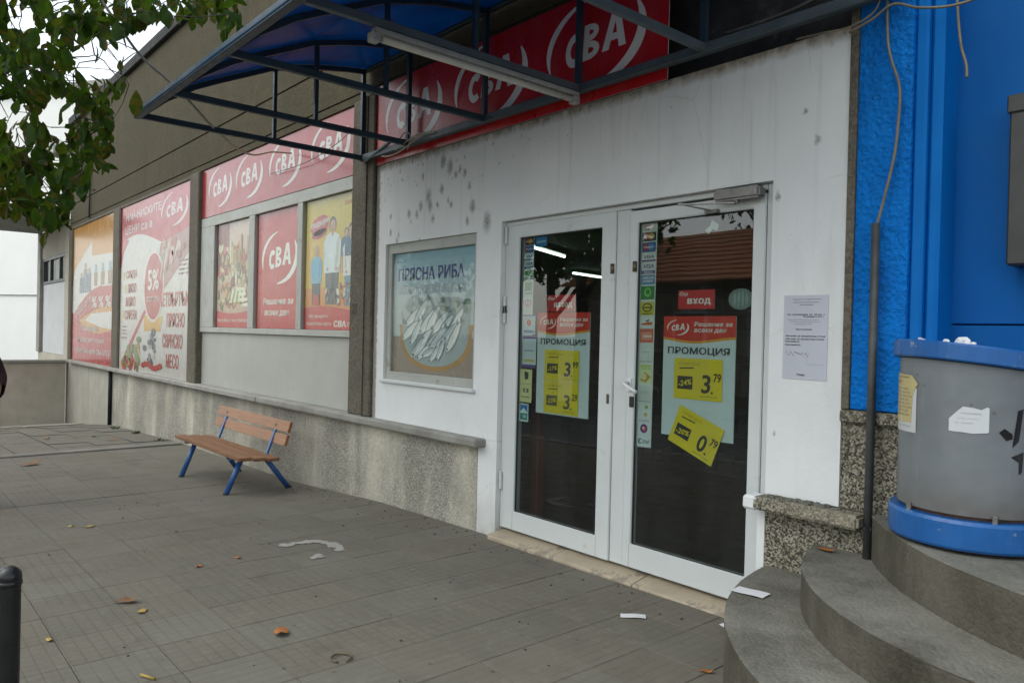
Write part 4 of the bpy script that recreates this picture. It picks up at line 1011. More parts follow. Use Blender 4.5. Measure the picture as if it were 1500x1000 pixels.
def price(big, small, pct, tone='#e8cc1c', dark='#2c2e22'):
    def paint(t, fn, mat):
        P = Print(fn); P.rect(0, 0, 1, 1, tone, 0); P.build('print', t, mat)
        L = Print(fn)
        L.text('СУПЕР ЦЕНА', 0.10, 0.82, 0.55, 0.90, '#b89a18', 1, 0.02); L.poly([(0.12, 0.735), (0.42, 0.755), (0.42, 0.785), (0.12, 0.765)], dark, 1)
        L.rect(0.08, 0.24, 0.40, 0.56, dark, 1); L.text(pct, 0.10, 0.33, 0.38, 0.47, tone, 2, 0.03, rot=lambda a, b: (a, b + 0.25 * (a - 0.25)))
        L.text(big, 0.58, 0.17, 0.76, 0.62, dark, 1, 0.035, 0.05); L.text(small, 0.82, 0.45, 0.97, 0.66, dark, 1, 0.03, 0.05); L.rect(0.78, 0.17, 0.82, 0.22, dark, 1)
        L.rect(0.55, 0.085, 0.90, 0.10, '#8a7a20', 1)
        L.build('lettering', t, mat)
    return paint
board('promotion_sheet', 'white promotion sheet with red header hanging behind the left door pane', 'poster', -3.880, -3.380, 0.934, 1.627, YP + .004, promo(True, 0), 'paper', 'promotion sheets on the doors')
board('promotion_sheet', 'white promotion sheet with red header hanging behind the right door pane', 'poster', -2.786, -2.302, 0.910, 1.600, YP + .004, promo(False, 0), 'paper', 'promotion sheets on the doors')
board('price_card', 'upper yellow price card on the left door promotion sheet', 'price card', -3.798, -3.468, 1.163, 1.374, YP, price('3', '99', '-17%'), 'paper', 'yellow price cards', th=0.001)
board('price_card', 'lower yellow price card on the left door promotion sheet', 'price card', -3.799, -3.468, 0.943, 1.160, YP, price('3', '29', '-23%', dark='#5a5638'), 'paper', 'yellow price cards', th=0.001)
board('price_card', 'straight yellow card priced 3.79 on the right door sheet', 'price card', -2.702, -2.377, 1.128, 1.360, YP, price('3', '79', '-24%'), 'paper', 'yellow price cards', th=0.001)
board('price_card', 'tilted yellow card priced 0.79 hanging below the right door sheet', 'price card', -2.702, -2.382, 0.818, 1.043, 0.0685, price('0', '79', '-20%'), 'paper', 'yellow price cards', th=0.001, rot=-0.37)
def doorsign(word):
    def paint(t, fn, mat):
        P = Print(fn); P.rect(0, 0, 1, 1, '#cf1f26', 0); P.build('print', t, mat)
        L = Print(fn); L.text(word, 0.26, 0.20, 0.90, 0.56, '#f6f0ea', 1, 0.045); L.crescent(0.15, 0.80, 0.12, 0.13, 90, 250, 0.2, '#f6f0ea', 1); L.crescent(0.15, 0.80, 0.12, 0.13, -90, 40, 0.2, '#f6f0ea', 1); L.text('СВА', 0.08, 0.73, 0.23, 0.86, '#f6f0ea', 1, 0.03)
        L.build('lettering', t, mat)
    return paint
board('door_sign', 'small red exit sign on the left door pane', 'sign', -3.786, -3.518, 1.633, 1.746, YP, doorsign('изход'), 'print', 'red door signs', th=0.002)
board('door_sign', 'small red entrance sign on the right door pane', 'sign', -2.685, -2.440, 1.640, 1.748, YP, doorsign('вход'), 'print', 'red door signs', th=0.002)
# clear round sticker
t_ = thing('round_sticker', 'pale translucent round sticker on the right door pane', 'sticker', (-2.275, YP, 1.63))
P = Print(facade(-2.352, -2.200, 1.633, 1.748, YP)); P.ell(0.5, 0.5, 0.5, 0.5, '#7d8a88', 0, 28); P.build('film', t_, 'print')
P = Print(facade(-2.352, -2.200, 1.633, 1.748, YP))
for k in range(4): P.ell(0.26 + 0.16 * k, 0.5, 0.055, 0.40 - 0.07 * abs(k - 1.5), '#9aa6a4', 1, 14)
P.build('mark', t_, 'print')
# tape scrap above entrance sign
t_ = tag(Print(facade(-2.515, -2.425, 2.055, 2.135, YP)).poly([(0, 0.3), (0.3, 0), (0.55, 0.35), (0.9, 0.2), (1, 0.6), (0.5, 1.0), (0.35, 0.6)], '#c8cecb', 0).build('tape_scrap', None, 'print'), 'torn pale scrap of tape at the top of the right door pane', 'tape')

# ---- strips of small card stickers
def card(kind):
    def paint(P):
        if kind == 'header':
            P.rect(0, 0, 1, 1, '#e6e2dc', 0); P.text('ПРИЕМАМЕ', 0.08, 0.55, 0.92, 0.85, '#c23a30', 1, 0.03); P.text('КАРТИ', 0.2, 0.12, 0.8, 0.42, '#c23a30', 1, 0.03)
        elif kind in ('circles', 'circles2'):
            P.rect(0, 0, 1, 1, '#2c2a40' if kind == 'circles' else '#1d5aa0', 0); P.ell(0.36, 0.55, 0.24, 0.34, '#cc2a22', 1); P.ell(0.64, 0.55, 0.24, 0.34, '#e4a22a' if kind == 'circles' else '#3a86c8', 2)
            P.text('MasterCard' if kind == 'circles' else 'Maestro', 0.12, 0.44, 0.88, 0.64, '#f0eee8', 3, 0.03)
        elif kind == 'visa':
            P.rect(0, 0, 1, 1, '#e4e6ea', 0); P.rect(0, 0, 1, 0.2, '#24367e', 1); P.text('VISA', 0.12, 0.38, 0.9, 0.78, '#24367e', 1, 0.035, 0.1)
        elif kind == 'visae':
            P.rect(0, 0, 1, 1, '#dfe4ea', 0); P.text('VISA', 0.12, 0.5, 0.9, 0.88, '#24367e', 1, 0.035, 0.1); P.rect(0, 0, 1, 0.3, '#3a5a9c', 1); P.text('Electron', 0.2, 0.05, 0.8, 0.25, '#e8eaee', 2, 0.02)
        elif kind == 'amex':
            P.rect(0, 0, 1, 1, '#3a8cc0', 0); P.text('AMERICAN', 0.08, 0.55, 0.92, 0.82, '#e8f0f4', 1, 0.02); P.text('EXPRESS', 0.14, 0.18, 0.86, 0.45, '#e8f0f4', 1, 0.02)
        elif kind == 'green':
            P.rect(0, 0, 1, 1, '#2f8a3c', 0); P.ell(0.5, 0.55, 0.26, 0.34, '#8ecf70', 1); P.ell(0.52, 0.57, 0.15, 0.2, '#2f8a3c', 2)
        elif kind == 'wheel':
            P.rect(0, 0, 1, 1, '#d8c828', 0); P.ell(0.5, 0.58, 0.36, 0.34, '#25241e', 1); P.ell(0.5, 0.58, 0.28, 0.25, '#d8c828', 2); P.rect(0.2, 0.52, 0.8, 0.62, '#25241e', 3); P.rect(0.15, 0.08, 0.85, 0.16, '#6a6420', 1)
        elif kind == 'orange':
            P.rect(0, 0, 1, 1, '#e8e4de', 0); P.poly([(0.1, 0.15), (0.9, 0.15), (0.9, 0.5), (0.55, 0.45), (0.1, 0.3)], '#d2562c', 1); P.poly([(0.35, 0.55), (0.7, 0.8), (0.62, 0.5)], '#4a4a50', 1)
        elif kind == 'redcard':
            P.rect(0, 0, 1, 1, '#dd6a50', 0); P.rect(0.12, 0.2, 0.85, 0.75, '#e89a86', 1); P.rect(0.3, 0.4, 0.9, 0.5, '#f0e0d8', 2)
        elif kind == 'plain':
            P.rect(0, 0, 1, 1, '#dcdcd8', 0); P.rect(0.05, 0.05, 0.95, 0.08, '#7a7a78', 1); P.rect(0.2, 0.55, 0.8, 0.6, '#c0bfba', 1)
        elif kind == 'toto':
            P.rect(0, 0, 1, 1, '#dce0b0', 0); P.text('ТОТО', 0.1, 0.72, 0.9, 0.95, '#a8b838', 1, 0.05); P.poly([(0.1, 0.15), (0.55, 0.05), (0.9, 0.35), (0.45, 0.6)], '#c89a48', 1); P.ell(0.4, 0.35, 0.2, 0.16, '#e4d8a0', 2)
        elif kind == 'dots':
            P.rect(0, 0, 1, 1, '#dedfdc', 0); P.ell(0.65, 0.75, 0.12, 0.13, '#9ab860', 1); P.ell(0.6, 0.25, 0.14, 0.12, '#d8b070', 1)
        elif kind == 'purple':
            P.rect(0, 0, 1, 1, '#e2dfe2', 0); P.text('easypay', 0.1, 0.78, 0.9, 0.96, '#a080a8', 1, 0.0); P.ell(0.5, 0.38, 0.28, 0.30, '#6a2a7c', 1); P.ell(0.55, 0.36, 0.14, 0.17, '#d85a60', 2); P.ell(0.46, 0.42, 0.08, 0.09, '#e8e4ea', 3)
        elif kind == 'cf':
            P.rect(0, 0, 1, 1, '#e2e4e6', 0); P.ell(0.25, 0.5, 0.16, 0.26, '#2c3c78', 1); P.ell(0.30, 0.5, 0.11, 0.17, '#e2e4e6', 2); P.text('ЕПАЙ', 0.45, 0.3, 0.92, 0.7, '#3a4048', 1, 0.03)
        elif kind == 'blue':
            P.rect(0, 0, 1, 1, '#3c86c4', 0); P.rect(0.1, 0.4, 0.9, 0.6, '#9cc8e4', 1)
        elif kind == 'greenbar':
            P.rect(0, 0, 1, 1, '#cfdcd4', 0); P.rect(0.08, 0.35, 0.92, 0.95, '#2c8a4c', 1); P.text('Transcard', 0.1, 0.08, 0.9, 0.28, '#3a6a50', 1, 0.02)
        elif kind == 'pinkring':
            P.rect(0, 0, 1, 1, '#e4e0e0', 0); P.ell(0.5, 0.5, 0.36, 0.36, '#d84a6a', 1); P.ell(0.5, 0.5, 0.26, 0.26, '#e4e0e0', 2); P.rect(0.44, 0.3, 0.56, 0.7, '#d84a6a', 3)
        elif kind == 'ball':
            P.rect(0, 0, 1, 1, '#c6d8e6', 0); P.ell(0.5, 0.58, 0.28, 0.24, '#e8ecf0', 1); P.ell(0.5, 0.6, 0.2, 0.18, '#d85a3c', 2); P.rect(0.1, 0.08, 0.9, 0.22, '#4a7cb0', 1); P.rect(0, 0.94, 1, 1, '#5a4a90', 1)
        elif kind == 'violet':
            P.rect(0, 0, 1, 1, '#d8dce4', 0); P.rect(0, 0.9, 1, 1, '#5a4a90', 1); P.rect(0, 0.0, 1, 0.1, '#5a4a90', 1); P.rect(0.1, 0.18, 0.9, 0.26, '#c8c060', 1); P.rect(0.15, 0.5, 0.85, 0.56, '#a8b0c0', 1)
        elif kind == 'camera':
            P.rect(0, 0, 1, 1, '#e0d89c', 0); P.rect(0.05, 0.55, 0.95, 0.565, '#8a8460', 1); P.poly([(0.45, 0.68), (0.7, 0.72), (0.72, 0.9), (0.4, 0.95), (0.38, 0.85)], '#3a3a34', 1); P.rect(0.3, 0.3, 0.75, 0.42, '#6a6a60', 1); P.ell(0.52, 0.36, 0.08, 0.05, '#d8d0a0', 2); P.rect(0.15, 0.15, 0.85, 0.18, '#8a8460', 1)
        elif kind == 'pic':
            P.rect(0, 0, 1, 1, '#dfe6ea', 0); P.rect(0.1, 0.52, 0.9, 0.93, '#3a7cc0', 1); P.poly([(0.1, 0.52), (0.5, 0.75), (0.9, 0.52)], '#e8f0f0', 2); P.rect(0.1, 0.08, 0.9, 0.46, '#3c8a88', 1); P.ell(0.6, 0.28, 0.2, 0.1, '#9cc8b8', 2)
    return paint
def strip_of(label, fn, items, backing=True):
    c0 = fn(0.5, 0, 0); t = thing('sticker_strip', label, 'stickers', c0)
    if backing:
        P = Print(fn); P.rect(0, 0, 1, 1, '#dedfdd', 0, n=1); P.build('backing', t, 'print')
    for v0, v1, k in items:
        f0 = (lambda v0, v1: (lambda a, b, h: fn(0.06 + 0.88 * a, v0 + (v1 - v0) * b, h + 0.0006)))(v0, v1)
        P = Print(f0, 0.0003); card(k)(P); P.build('sticker', t, 'print')
Lr = [('header', .965, .998), ('circles', .920, .960), ('circles2', .872, .915), ('visa', .830, .866), ('visae', .775, .824), ('amex', .728, .770), ('green', .660, .720), ('wheel', .590, .650), ('orange', .540, .582), ('redcard', .468, .530), ('plain', .378, .460), ('toto', .285, .372), ('plain', .20, .278), ('dots', .130, .196), ('purple', .058, .126), ('cf', .004, .050)]
strip_of('tall white strip of card stickers down the left edge of the right door pane', quad(-2.969, 0.812, -2.855, 0.816, -2.968, 2.156, -2.848, 2.156, 0.0700), [(a, b, k) for k, a, b in Lr])
Ll = [('circles', .93, .998), ('circles2', .86, .925), ('visa', .79, .85), ('visae', .71, .78), ('greenbar', .60, .70), ('greenbar', .46, .59), ('pinkring', .34, .44)]
strip_of('narrow strip of card stickers down the left edge of the left door pane', quad(-4.032, 1.40, -3.930, 1.40, -4.032, 2.157, -3.930, 2.157, 0.0700), [(a, b, k) for k, a, b in Ll])
def one(name, label, cat, x0, x1, z0, z1, y, kind):
    P = Print(facade(x0, x1, z0, z1, y)); card(kind)(P); tag(P.build(name, None, 'paper'), label, cat)
one('sticker', 'pale blue sticker with an orange ball on the left door pane', 'sticker', -4.030, -3.900, 1.475, 1.612, 0.0695, 'ball')
one('sticker', 'white and violet sticker below the orange ball sticker', 'sticker', -4.028, -3.885, 1.240, 1.468, 0.0695, 'violet')
one('notice', 'cream camera warning notice low on the left door pane', 'notice', -4.048, -3.920, 0.995, 1.228, 0.0690, 'camera')
one('sticker', 'small blue and green picture sticker lowest on the left door pane', 'sticker', -4.046, -3.950, 0.858, 0.985, 0.0695, 'pic')
one('sticker', 'small blue sticker at the top of the left door pane', 'sticker', -3.915, -3.80, 2.085, 2.155, 0.0695, 'blue')

# ---- paper notice on the white wall
def notice(t, fn, mat):
    P = Print(fn); P.rect(0, 0, 1, 1, '#bcc0ca', 0); P.build('print', t, mat)
    L = Print(fn); q = random.Random(4)
    for y, a, b in ((.94, .2, .85), (.905, .22, .8), (.875, .36, .68)): L.text('министерство на здравеопазването', a, y, b, y + .016, '#6a6c78', 1, 0.0)
    for y, a, b in ((.76, .08, .92), (.735, .45, .9)): L.text('На основание чл. 44 ал. 1', a, y, b, y + .022, '#3c3e4a', 1, 0.03)
    for y, a, b in ((.70, .1, .8), (.675, .15, .85), (.65, .25, .65)): L.text('регистрационен номер на обекта', a, y, b, y + .015, '#80828e', 1, 0.0)
    L.text('Удостоверение', .28, .58, .66, .605, '#4c4e5a', 1, 0.02)
    for y, a, b in ((.50, .06, .95), (.465, .06, .92), (.435, .05, .38), (.395, .05, .4)): L.text('Магазин за хранителни стоки', a, y, b, y + .026, '#34363f', 1, 0.02)
    pts = [(0.06 + 0.03 * i, 0.30 + 0.03 * math.sin(i * 1.9)) for i in range(9)] + [(0.42 + 0.03 * i, 0.29 + 0.035 * math.sin(i * 2.3)) for i in range(7)]
    for a, b in zip(pts, pts[1:]): L.poly([a, b, (b[0], b[1] + .008), (a[0], a[1] + .008)], '#5a5c68', 1)
    L.rect(0.55, 0.18, 0.553, 0.36, '#8a8c98', 1); L.rect(0.55, 0.18, 0.95, 0.183, '#8a8c98', 1)
    L.text('Пловдив', .34, .04, .52, .07, '#5a5c68', 1, 0.03); L.build('lettering', t, mat)
board('paper_notice', 'typed paper notice taped to the white wall right of the door', 'notice', -1.980, -1.752, 1.285, 1.698, -0.004, notice, 'paper', th=0.002)

# ================================================================== CANOPY
CX = [-6.135, -5.371, -4.355, -3.399, -2.454, -1.50]
CP = thing('entrance_canopy', 'blue curved canopy on dark steel trusses above the shop entrance', 'canopy', (-3.4, -0.05, 3.04))
ARC = [(-1.945, 3.035), (-1.76, 3.20), (-1.54, 3.345), (-1.36, 3.435), (-1.20, 3.51), (-0.945, 3.632), (-0.72, 3.70), (-0.53, 3.748), (-0.24, 3.80), (-0.05, 3.825)]
ZC = 3.04
def arcz(y):
    for (a, za), (b, zb) in zip(ARC, ARC[1:]):
        if a <= y <= b: return za + (zb - za) * (y - a) / (b - a)
    return ARC[-1][1]
for i, x in enumerate(CX):
    tr = MB()
    tr.beam((x, -1.93, ZC), (x, -0.05, ZC), 0.035, 0.045)
    tr.build('truss_chord', M['steel'] if i not in (3, 4) else M['rail'], CP, bevel=0.004)
    ar = MB()
    for (a, za), (b, zb) in zip(ARC, ARC[1:]): ar.beam((x, a, za), (x, b, zb), 0.03, 0.04)
    ar.build('arch', M['steel'], CP)
    MB().beam((x, -0.90, ZC + 0.024), (x, -0.90, arcz(-0.90) - 0.02), 0.028, 0.028, (0, 1, 0)).build('strut', M['steel'], CP)
    MB().beam((x, -0.07, ZC + 0.024), (x, -0.07, arcz(-0.07) - 0.02), 0.034, 0.034, (0, 1, 0)).build('wall_post', M['steel'], CP)
MB().beam((CX[0] - 0.03, -0.055, ZC), (-1.42, -0.055, ZC), 0.05, 0.055).build('wall_rail', M['rail'], CP, bevel=0.005)
MB().beam((CX[0] - 0.03, -1.955, ZC + 0.005), (-1.46, -1.955, ZC + 0.005), 0.05, 0.06).build('front_rail', M['steel'], CP, bevel=0.005)
MB().beam((CX[0] - 0.02, -0.04, 3.85), (-1.46, -0.04, 3.85), 0.05, 0.05).build('top_rail', M['steel'], CP, bevel=0.005)
for x0, x1 in zip(CX, CX[1:]):
    mb = MB(); n = len(ARC)
    pts = [(y, z + 0.024) for y, z in ARC]; pts[0] = (-1.985, 3.03)
    vs = [[mb.bm.verts.new((x, y, z + (0.0 if k < 2 else 0.006))) for k, x in ((0, x0 + 0.004), (1, x1 - 0.004))] for y, z in pts]
    vt = [[mb.bm.verts.new((x, y, z + 0.008)) for x in (x0 + 0.004, x1 - 0.004)] for y, z in pts]
    for a in range(n - 1):
        mb.bm.faces.new([vs[a][0], vs[a][1], vs[a + 1][1], vs[a + 1][0]]); mb.bm.faces.new([vt[a][0], vt[a + 1][0], vt[a + 1][1], vt[a][1]])
        mb.bm.faces.new([vs[a][0], vs[a + 1][0], vt[a + 1][0], vt[a][0]]); mb.bm.faces.new([vs[a][1], vt[a][1], vt[a + 1][1], vs[a + 1][1]])
    mb.bm.faces.new([vs[0][0], vt[0][0], vt[0][1], vs[0][1]]); mb.bm.faces.new([vs[-1][0], vs[-1][1], vt[-1][1], vt[-1][0]])
    mb.build('roof_panel', M['poly'], CP)
MB().tube([(-6.10, -0.06, 3.00), (-5.6, -0.09, 3.10), (-5.37, -0.07, 3.06)], 0.016, 8).build('brace', M['rail'], CP)
# tube lamp hung below the fourth chord
TL = thing('tube_lamp', 'unlit white strip lamp hanging under a canopy truss', 'lamp', (-3.40, -0.8, 2.95))
MB().box(-3.425, -3.375, -1.55, -0.075, 2.985, 3.012).build('lamp_housing', M['lampbody'], TL, bevel=0.005)
MB().tube([(-3.40, -1.50, 2.962), (-3.40, -0.12, 2.962)], 0.018, 10).build('tube', M['tubeglass'], TL)
for y in (-1.545, -0.10): MB().box(-3.428, -3.372, y - 0.025, y + 0.025, 2.935, 2.984).build('end_cap', M['lampbody'], TL, bevel=0.005)

# ================================================================== BLUE BUILDING AT THE RIGHT
K = thing('blue_building', 'bright blue painted kiosk building at the right edge with rough render strip', 'building', (0, 0.1, 0))
MB().box(-1.638, -1.40, 0.0, 0.3, 1.162, 3.60).build('rough_strip', M['bluerough'], K, bevel=0.004)
MB().box(-1.398, -1.345, 0.02, 0.3, 1.162, 3.60).build('moulding', M['bluemould'], K, bevel=0.01)
MB().box(-1.343, -1.29, 0.045, 0.3, 1.162, 3.60).build('moulding', M['bluemould'], K, bevel=0.014)
MB().box(-1.42, 1.2, 0.22, 0.40, 0.70, 1.560).build('panel', M['bluewall'], K, bevel=0.004)
MB().box(-1.42, 1.2, 0.22, 0.40, 1.566, 3.60).build('panel', M['bluewall'], K, bevel=0.004)
MB().box(-1.527, -1.39, 0.006, 0.3, 0.30, 1.098).build('plinth', M['terrazzo'], K)
MB().box(-1.676, -1.528, 0.008, 0.3, 0.697, 1.098).build('plinth', M['terrazzo'], K)
MB().box(-1.676, -1.37, -0.025, 0.3, 1.10, 1.158).build('ledge', M['terrazzo'], K, bevel=0.008)
MB().box(-1.42, 1.2, 0.205, 0.40, 0.30, 0.699).build('plinth', M['terrazzo'], K)
bx = thing('wall_box', 'dark charcoal box mounted on the blue wall at the right edge', 'box', (-0.75, 0.0, 1.78))
MB().box(-1.045, -0.50, 0.08, 0.219, 1.805, 2.49).build('body', M['darkbox'], bx, bevel=0.008)
MB().box(-1.053, -0.492, 0.07, 0.219, 2.43, 2.505).build('lid', M['darkbox'], bx, bevel=0.006)
# conduit and cables
PI = thing('conduit_pipe', 'grey conduit standing against the blue strip right of the white wall', 'pipe', (-1.52, -0.05, 0.56))
MB().tube([(-1.515, -0.055, 0.50), (-1.517, -0.050, 1.3), (-1.522, -0.045, 2.01)], 0.0185, 10).build('tube', M['pipe'], PI)
for z in (0.62,): MB().tube([(-1.517, -0.05, z), (-1.517, -0.05, z + 0.025)], 0.022, 10).build('clip', M['pipe'], PI)
def cable(label, pts, rad=0.007, mat='cable', name='cable'):
    P = [Vector(p) for p in pts]; out = []
    for i in range(len(P) - 1):
        p0 = P[max(i - 1, 0)]; p1 = P[i]; p2 = P[i + 1]; p3 = P[min(i + 2, len(P) - 1)]
        for k in range(6):
            t = k / 6; out.append(0.5 * ((2 * p1) + (p2 - p0) * t + (2 * p0 - 5 * p1 + 4 * p2 - p3) * t * t + (3 * p1 - p0 - 3 * p2 + p3) * t ** 3))
    out.append(P[-1])
    return tag(MB().tube(out, rad, 6).build(name, M[mat]), label, 'cable')
cable('cream cable bowing down the rough blue strip into the conduit', [(-1.50, -0.03, 3.15), (-1.505, -0.03, 3.01), (-1.50, -0.025, 2.83), (-1.478, -0.03, 2.73), (-1.437, -0.04, 2.60), (-1.438, -0.04, 2.45), (-1.452, -0.04, 2.30), (-1.490, -0.04, 2.12), (-1.522, -0.045, 1.98)], 0.0065)
cable('cut cable end dangling over the smooth blue wall', [(-1.24, 0.03, 3.1), (-1.237, 0.03, 2.926), (-1.219, 0.03, 2.75), (-1.195, 0.025, 2.66), (-1.189, 0.02, 2.60)], 0.006)
cable('loose cable looping along the top of the blue wall', [(-1.66, -0.06, 2.90), (-1.56, -0.06, 2.93), (-1.47, -0.05, 2.975), (-1.36, -0.05, 2.925), (-1.22, -0.03, 2.90), (-1.1, -0.02, 2.93), (-0.9, 0.0, 3.1)], 0.006)
cable('grey cable sagging along the steel rail above the white wall', [(-2.35, -0.03, 3.10), (-2.1, -0.05, 3.09), (-1.85, -0.06, 3.11), (-1.6, -0.07, 3.20), (-1.4, -0.08, 3.32)], 0.009, 'cablegrey')
cable('thin loose wire hooked from the white wall top to the blue strip', [(-1.95, -0.01, 2.965), (-1.80, -0.05, 2.94), (-1.66, -0.05, 2.93), (-1.55, -0.05, 2.97), (-1.52, -0.04, 3.08)], 0.005)
cable('tangled white cord knotted at the left end of the steel wall rail', [(-5.75, -0.09, 2.99), (-5.60, -0.11, 2.965), (-5.42, -0.12, 2.97), (-5.25, -0.11, 3.02), (-5.1, -0.10, 3.06), (-4.95, -0.09, 3.05), (-5.15, -0.11, 3.07), (-5.35, -0.12, 3.03), (-5.5, -0.11, 3.0)], 0.006, 'cord')
cable('white cord loop hanging at the second canopy truss', [(-5.45, -0.10, 3.09), (-5.36, -0.11, 3.12), (-5.28, -0.11, 3.09), (-5.29, -0.11, 3.02), (-5.33, -0.10, 2.975)], 0.005, 'cord')
cable('long pale cord slung from the tree past the canopy corner to the wall', [(-5.3, -2.75, 3.95), (-5.5, -2.279, 3.484), (-5.9, -1.99, 3.395), (-6.1, -1.68, 3.283), (-6.16, -1.345, 3.025), (-6.8, -0.85, 3.05), (-7.6, -0.3, 3.30), (-7.75, -0.02, 3.36)], 0.009, 'cord')
cable('dark wire stretched along the left fascia banner to the pillar', [(-8.3, -0.01, 3.22), (-7.4, -0.03, 3.20), (-6.75, -0.03, 3.27), (-6.3, -0.05, 3.36)], 0.004, 'cablegrey')
# thin drain pipe between pale and pebbled plinth
tag(MB().tube([(-15.28, -0.035, -0.36), (-15.28, -0.035, 0.636)], 0.03, 10).build('drain_pipe', M['roofedge']), 'thin dark drain pipe on the plinth below the left posters', 'pipe')
# house number
P = Print(facade(-6.345, -6.215, 1.60, 1.745, -0.037)); P.text('22', 0.15, 0.2, 0.85, 0.85, '#3a362e', 1, 0.02, 0.15); tag(P.build('house_number', None, 'paper'), 'painted number 22 on the concrete pillar right of the big window', 'number')

# ================================================================== STEPS AND ROUND COUNTER
ST = thing('entrance_steps', 'three curved concrete steps at the lower right corner', 'steps', (-0.6, 0.0, 0.03))
def disc(cx, cy, rr, z0, z1, x1=1.3, y1=-0.002, n=56):
    P = []
    for k in range(n + 1):
        a = R(180) + R(180) * k / n
        P.append((cx + rr * math.cos(a), cy + rr * math.sin(a)))
    P = [(min(p[0], x1), min(p[1], y1)) for p in P]
    lx = cx - math.sqrt(max(0, rr * rr - (y1 - cy) ** 2)) if cy > y1 else cx - rr
    Q = [(lx, y1)] if cy <= y1 else []
    out = []
    for p in Q + P + [(x1, y1)]:
        if not out or (Vector(p) - Vector(out[-1])).length > 0.004: out.append(p)
    return MB().prism(out, z0, z1)
def step(cx, cy, rr, z0, z1):
    mb = disc(cx, cy, rr, z0, z1)
    top = [e for e in mb.bm.edges if all(abs(v.co.z - z1) < 1e-5 for v in e.verts) and not all(v.co.y > -0.01 for v in e.verts)]
    bmesh.ops.bevel(mb.bm, geom=top, offset=0.012, segments=2, affect='EDGES')
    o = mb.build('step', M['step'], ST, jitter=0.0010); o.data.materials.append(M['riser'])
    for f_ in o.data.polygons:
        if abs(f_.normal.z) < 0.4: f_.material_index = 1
    return o
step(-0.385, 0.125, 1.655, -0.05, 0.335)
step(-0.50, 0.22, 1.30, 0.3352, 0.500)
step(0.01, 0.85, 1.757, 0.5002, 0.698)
DCX, DCY = -1.075, -0.146
DR = 0.036
D = thing('round_counter', 'grey round metal counter with blue rims standing on the top step', 'counter', (DCX, DCY, 0.70))
tilt = lambda x, y, z: z - 0.018 - 0.125 * ((x + 1.33) * 0.652 + (y + 0.05) * 0.757)
MB().lathe([(0.226 + DR, 0.84), (0.226 + DR, 1.415)], DCX, DCY, 48, zf=lambda x, y, z: z if z < 1 else tilt(x, y, z)).build('body', M['drum'], D, smooth=True)
MB().lathe([(0.222 + DR, 0.843), (0.0005, 0.843)], DCX, DCY, 48).build('floor_plate', M['rust'], D)
MB().lathe([(0.0005, 1.486), (0.246 + DR, 1.486), (0.252 + DR, 1.478), (0.252 + DR, 1.424), (0.246 + DR, 1.418), (0.0005, 1.418)], DCX, DCY, 56, zf=tilt).build('top_rim', M['drumblue'], D)
MB().lathe([(0.232 + DR, 0.825), (0.250 + DR, 0.825), (0.256 + DR, 0.812), (0.256 + DR, 0.725), (0.250 + DR, 0.715), (0.20 + DR, 0.715), (0.20 + DR, 0.825)], DCX, DCY, 56, closed_prof=True).build('base_ring', M['drumblue'], D)
MB().lathe([(0.205 + DR, 0.816), (0.205 + DR, 0.842)], DCX, DCY, 40).build('rusty_gap', M['rust'], D)
MB().lathe([(0.19 + DR, 0.699), (0.19 + DR, 0.716)], DCX, DCY, 40).build('foot', M['rust'], D)
for a in (238, 305):
    aa = R(a); x, y = DCX + (0.232 + DR) * math.cos(aa), DCY + (0.232 + DR) * math.sin(aa)
    MB().box(x - .009, x + .009, y - .009, y + .009, 0.822, 0.852).build('bracket', M['alu'], D, bevel=0.003)
def drummap(a0, a1, z0, z1, rr=0.2275, slope=0.0):
    def fn(uu, vv, h):
        a = R(a0 + (a1 - a0) * uu)
        return (DCX + (rr + DR + h) * math.cos(a), DCY + (rr + DR + h) * math.sin(a), z0 + (z1 - z0) * vv + slope * uu)
    return fn
# graffiti at the right side of the drum
P = Print(drummap(306, 352, 1.005, 1.25, 0.2268))
for poly in ([(0.0, 0.62), (0.09, 0.68), (0.22, 0.60), (0.22, 0.53), (0.12, 0.50)], [(0.22, 0.40), (0.30, 0.95), (0.40, 0.98), (0.33, 0.5)], [(0.20, 0.26), (0.42, 0.34), (0.40, 0.04), (0.34, 0.0), (0.34, 0.18)], [(0.42, 0.7), (0.60, 0.85), (0.66, 0.55), (0.55, 0.6), (0.52, 0.3), (0.44, 0.4)], [(0.70, 0.2), (0.78, 0.9), (0.86, 0.9), (0.80, 0.2)]):
    P.poly(poly, '#16161a', 1)
P.build('graffiti', D, 'paper')
def drum_paper(name, label, a0, a1, z0, z1, col, outline, lines, rr=0.229, mat='paper'):
    fn = drummap(a0, a1, z0, z1, rr)
    t = thing(name, label, 'paper', fn(0.5, 0, 0), 'papers glued to the round counter')
    P = Print(fn); P.band(outline[0], outline[1], col, 0); P.build('sheet', t, mat)
    L = Print(fn)
    for (a, b, v, s_, c_, bo) in lines: L.text(s_, a, v, b, v + 0.045, c_, 1, bo)
    L.build('lettering', t, mat)
flat = ([(i / 8, 1.0) for i in range(9)], [(i / 8, 0.0) for i in range(9)])
drum_paper('glued_notice', 'white sheet glued beneath the yellowed notice on the round counter', 207, 242, 1.125, 1.30, '#b9bcbd', flat, [(0.2, 0.8, 0.10, 'вестници', '#9a9c9e', 0.0)], 0.2282)
lines = [(0.08, 0.8, 0.90, 'важно съобщение за гражданите', '#7a7058', 0.02), (0.08, 0.42, 0.80, 'внимание', '#a85a40', 0.02)] + [(0.08, 0.78 + 0.06 * ((k * 7) % 3), 0.66 - k * 0.075, 'от понеделник до петък сутрин'[k:], '#82785c', 0.0) for k in range(8)]
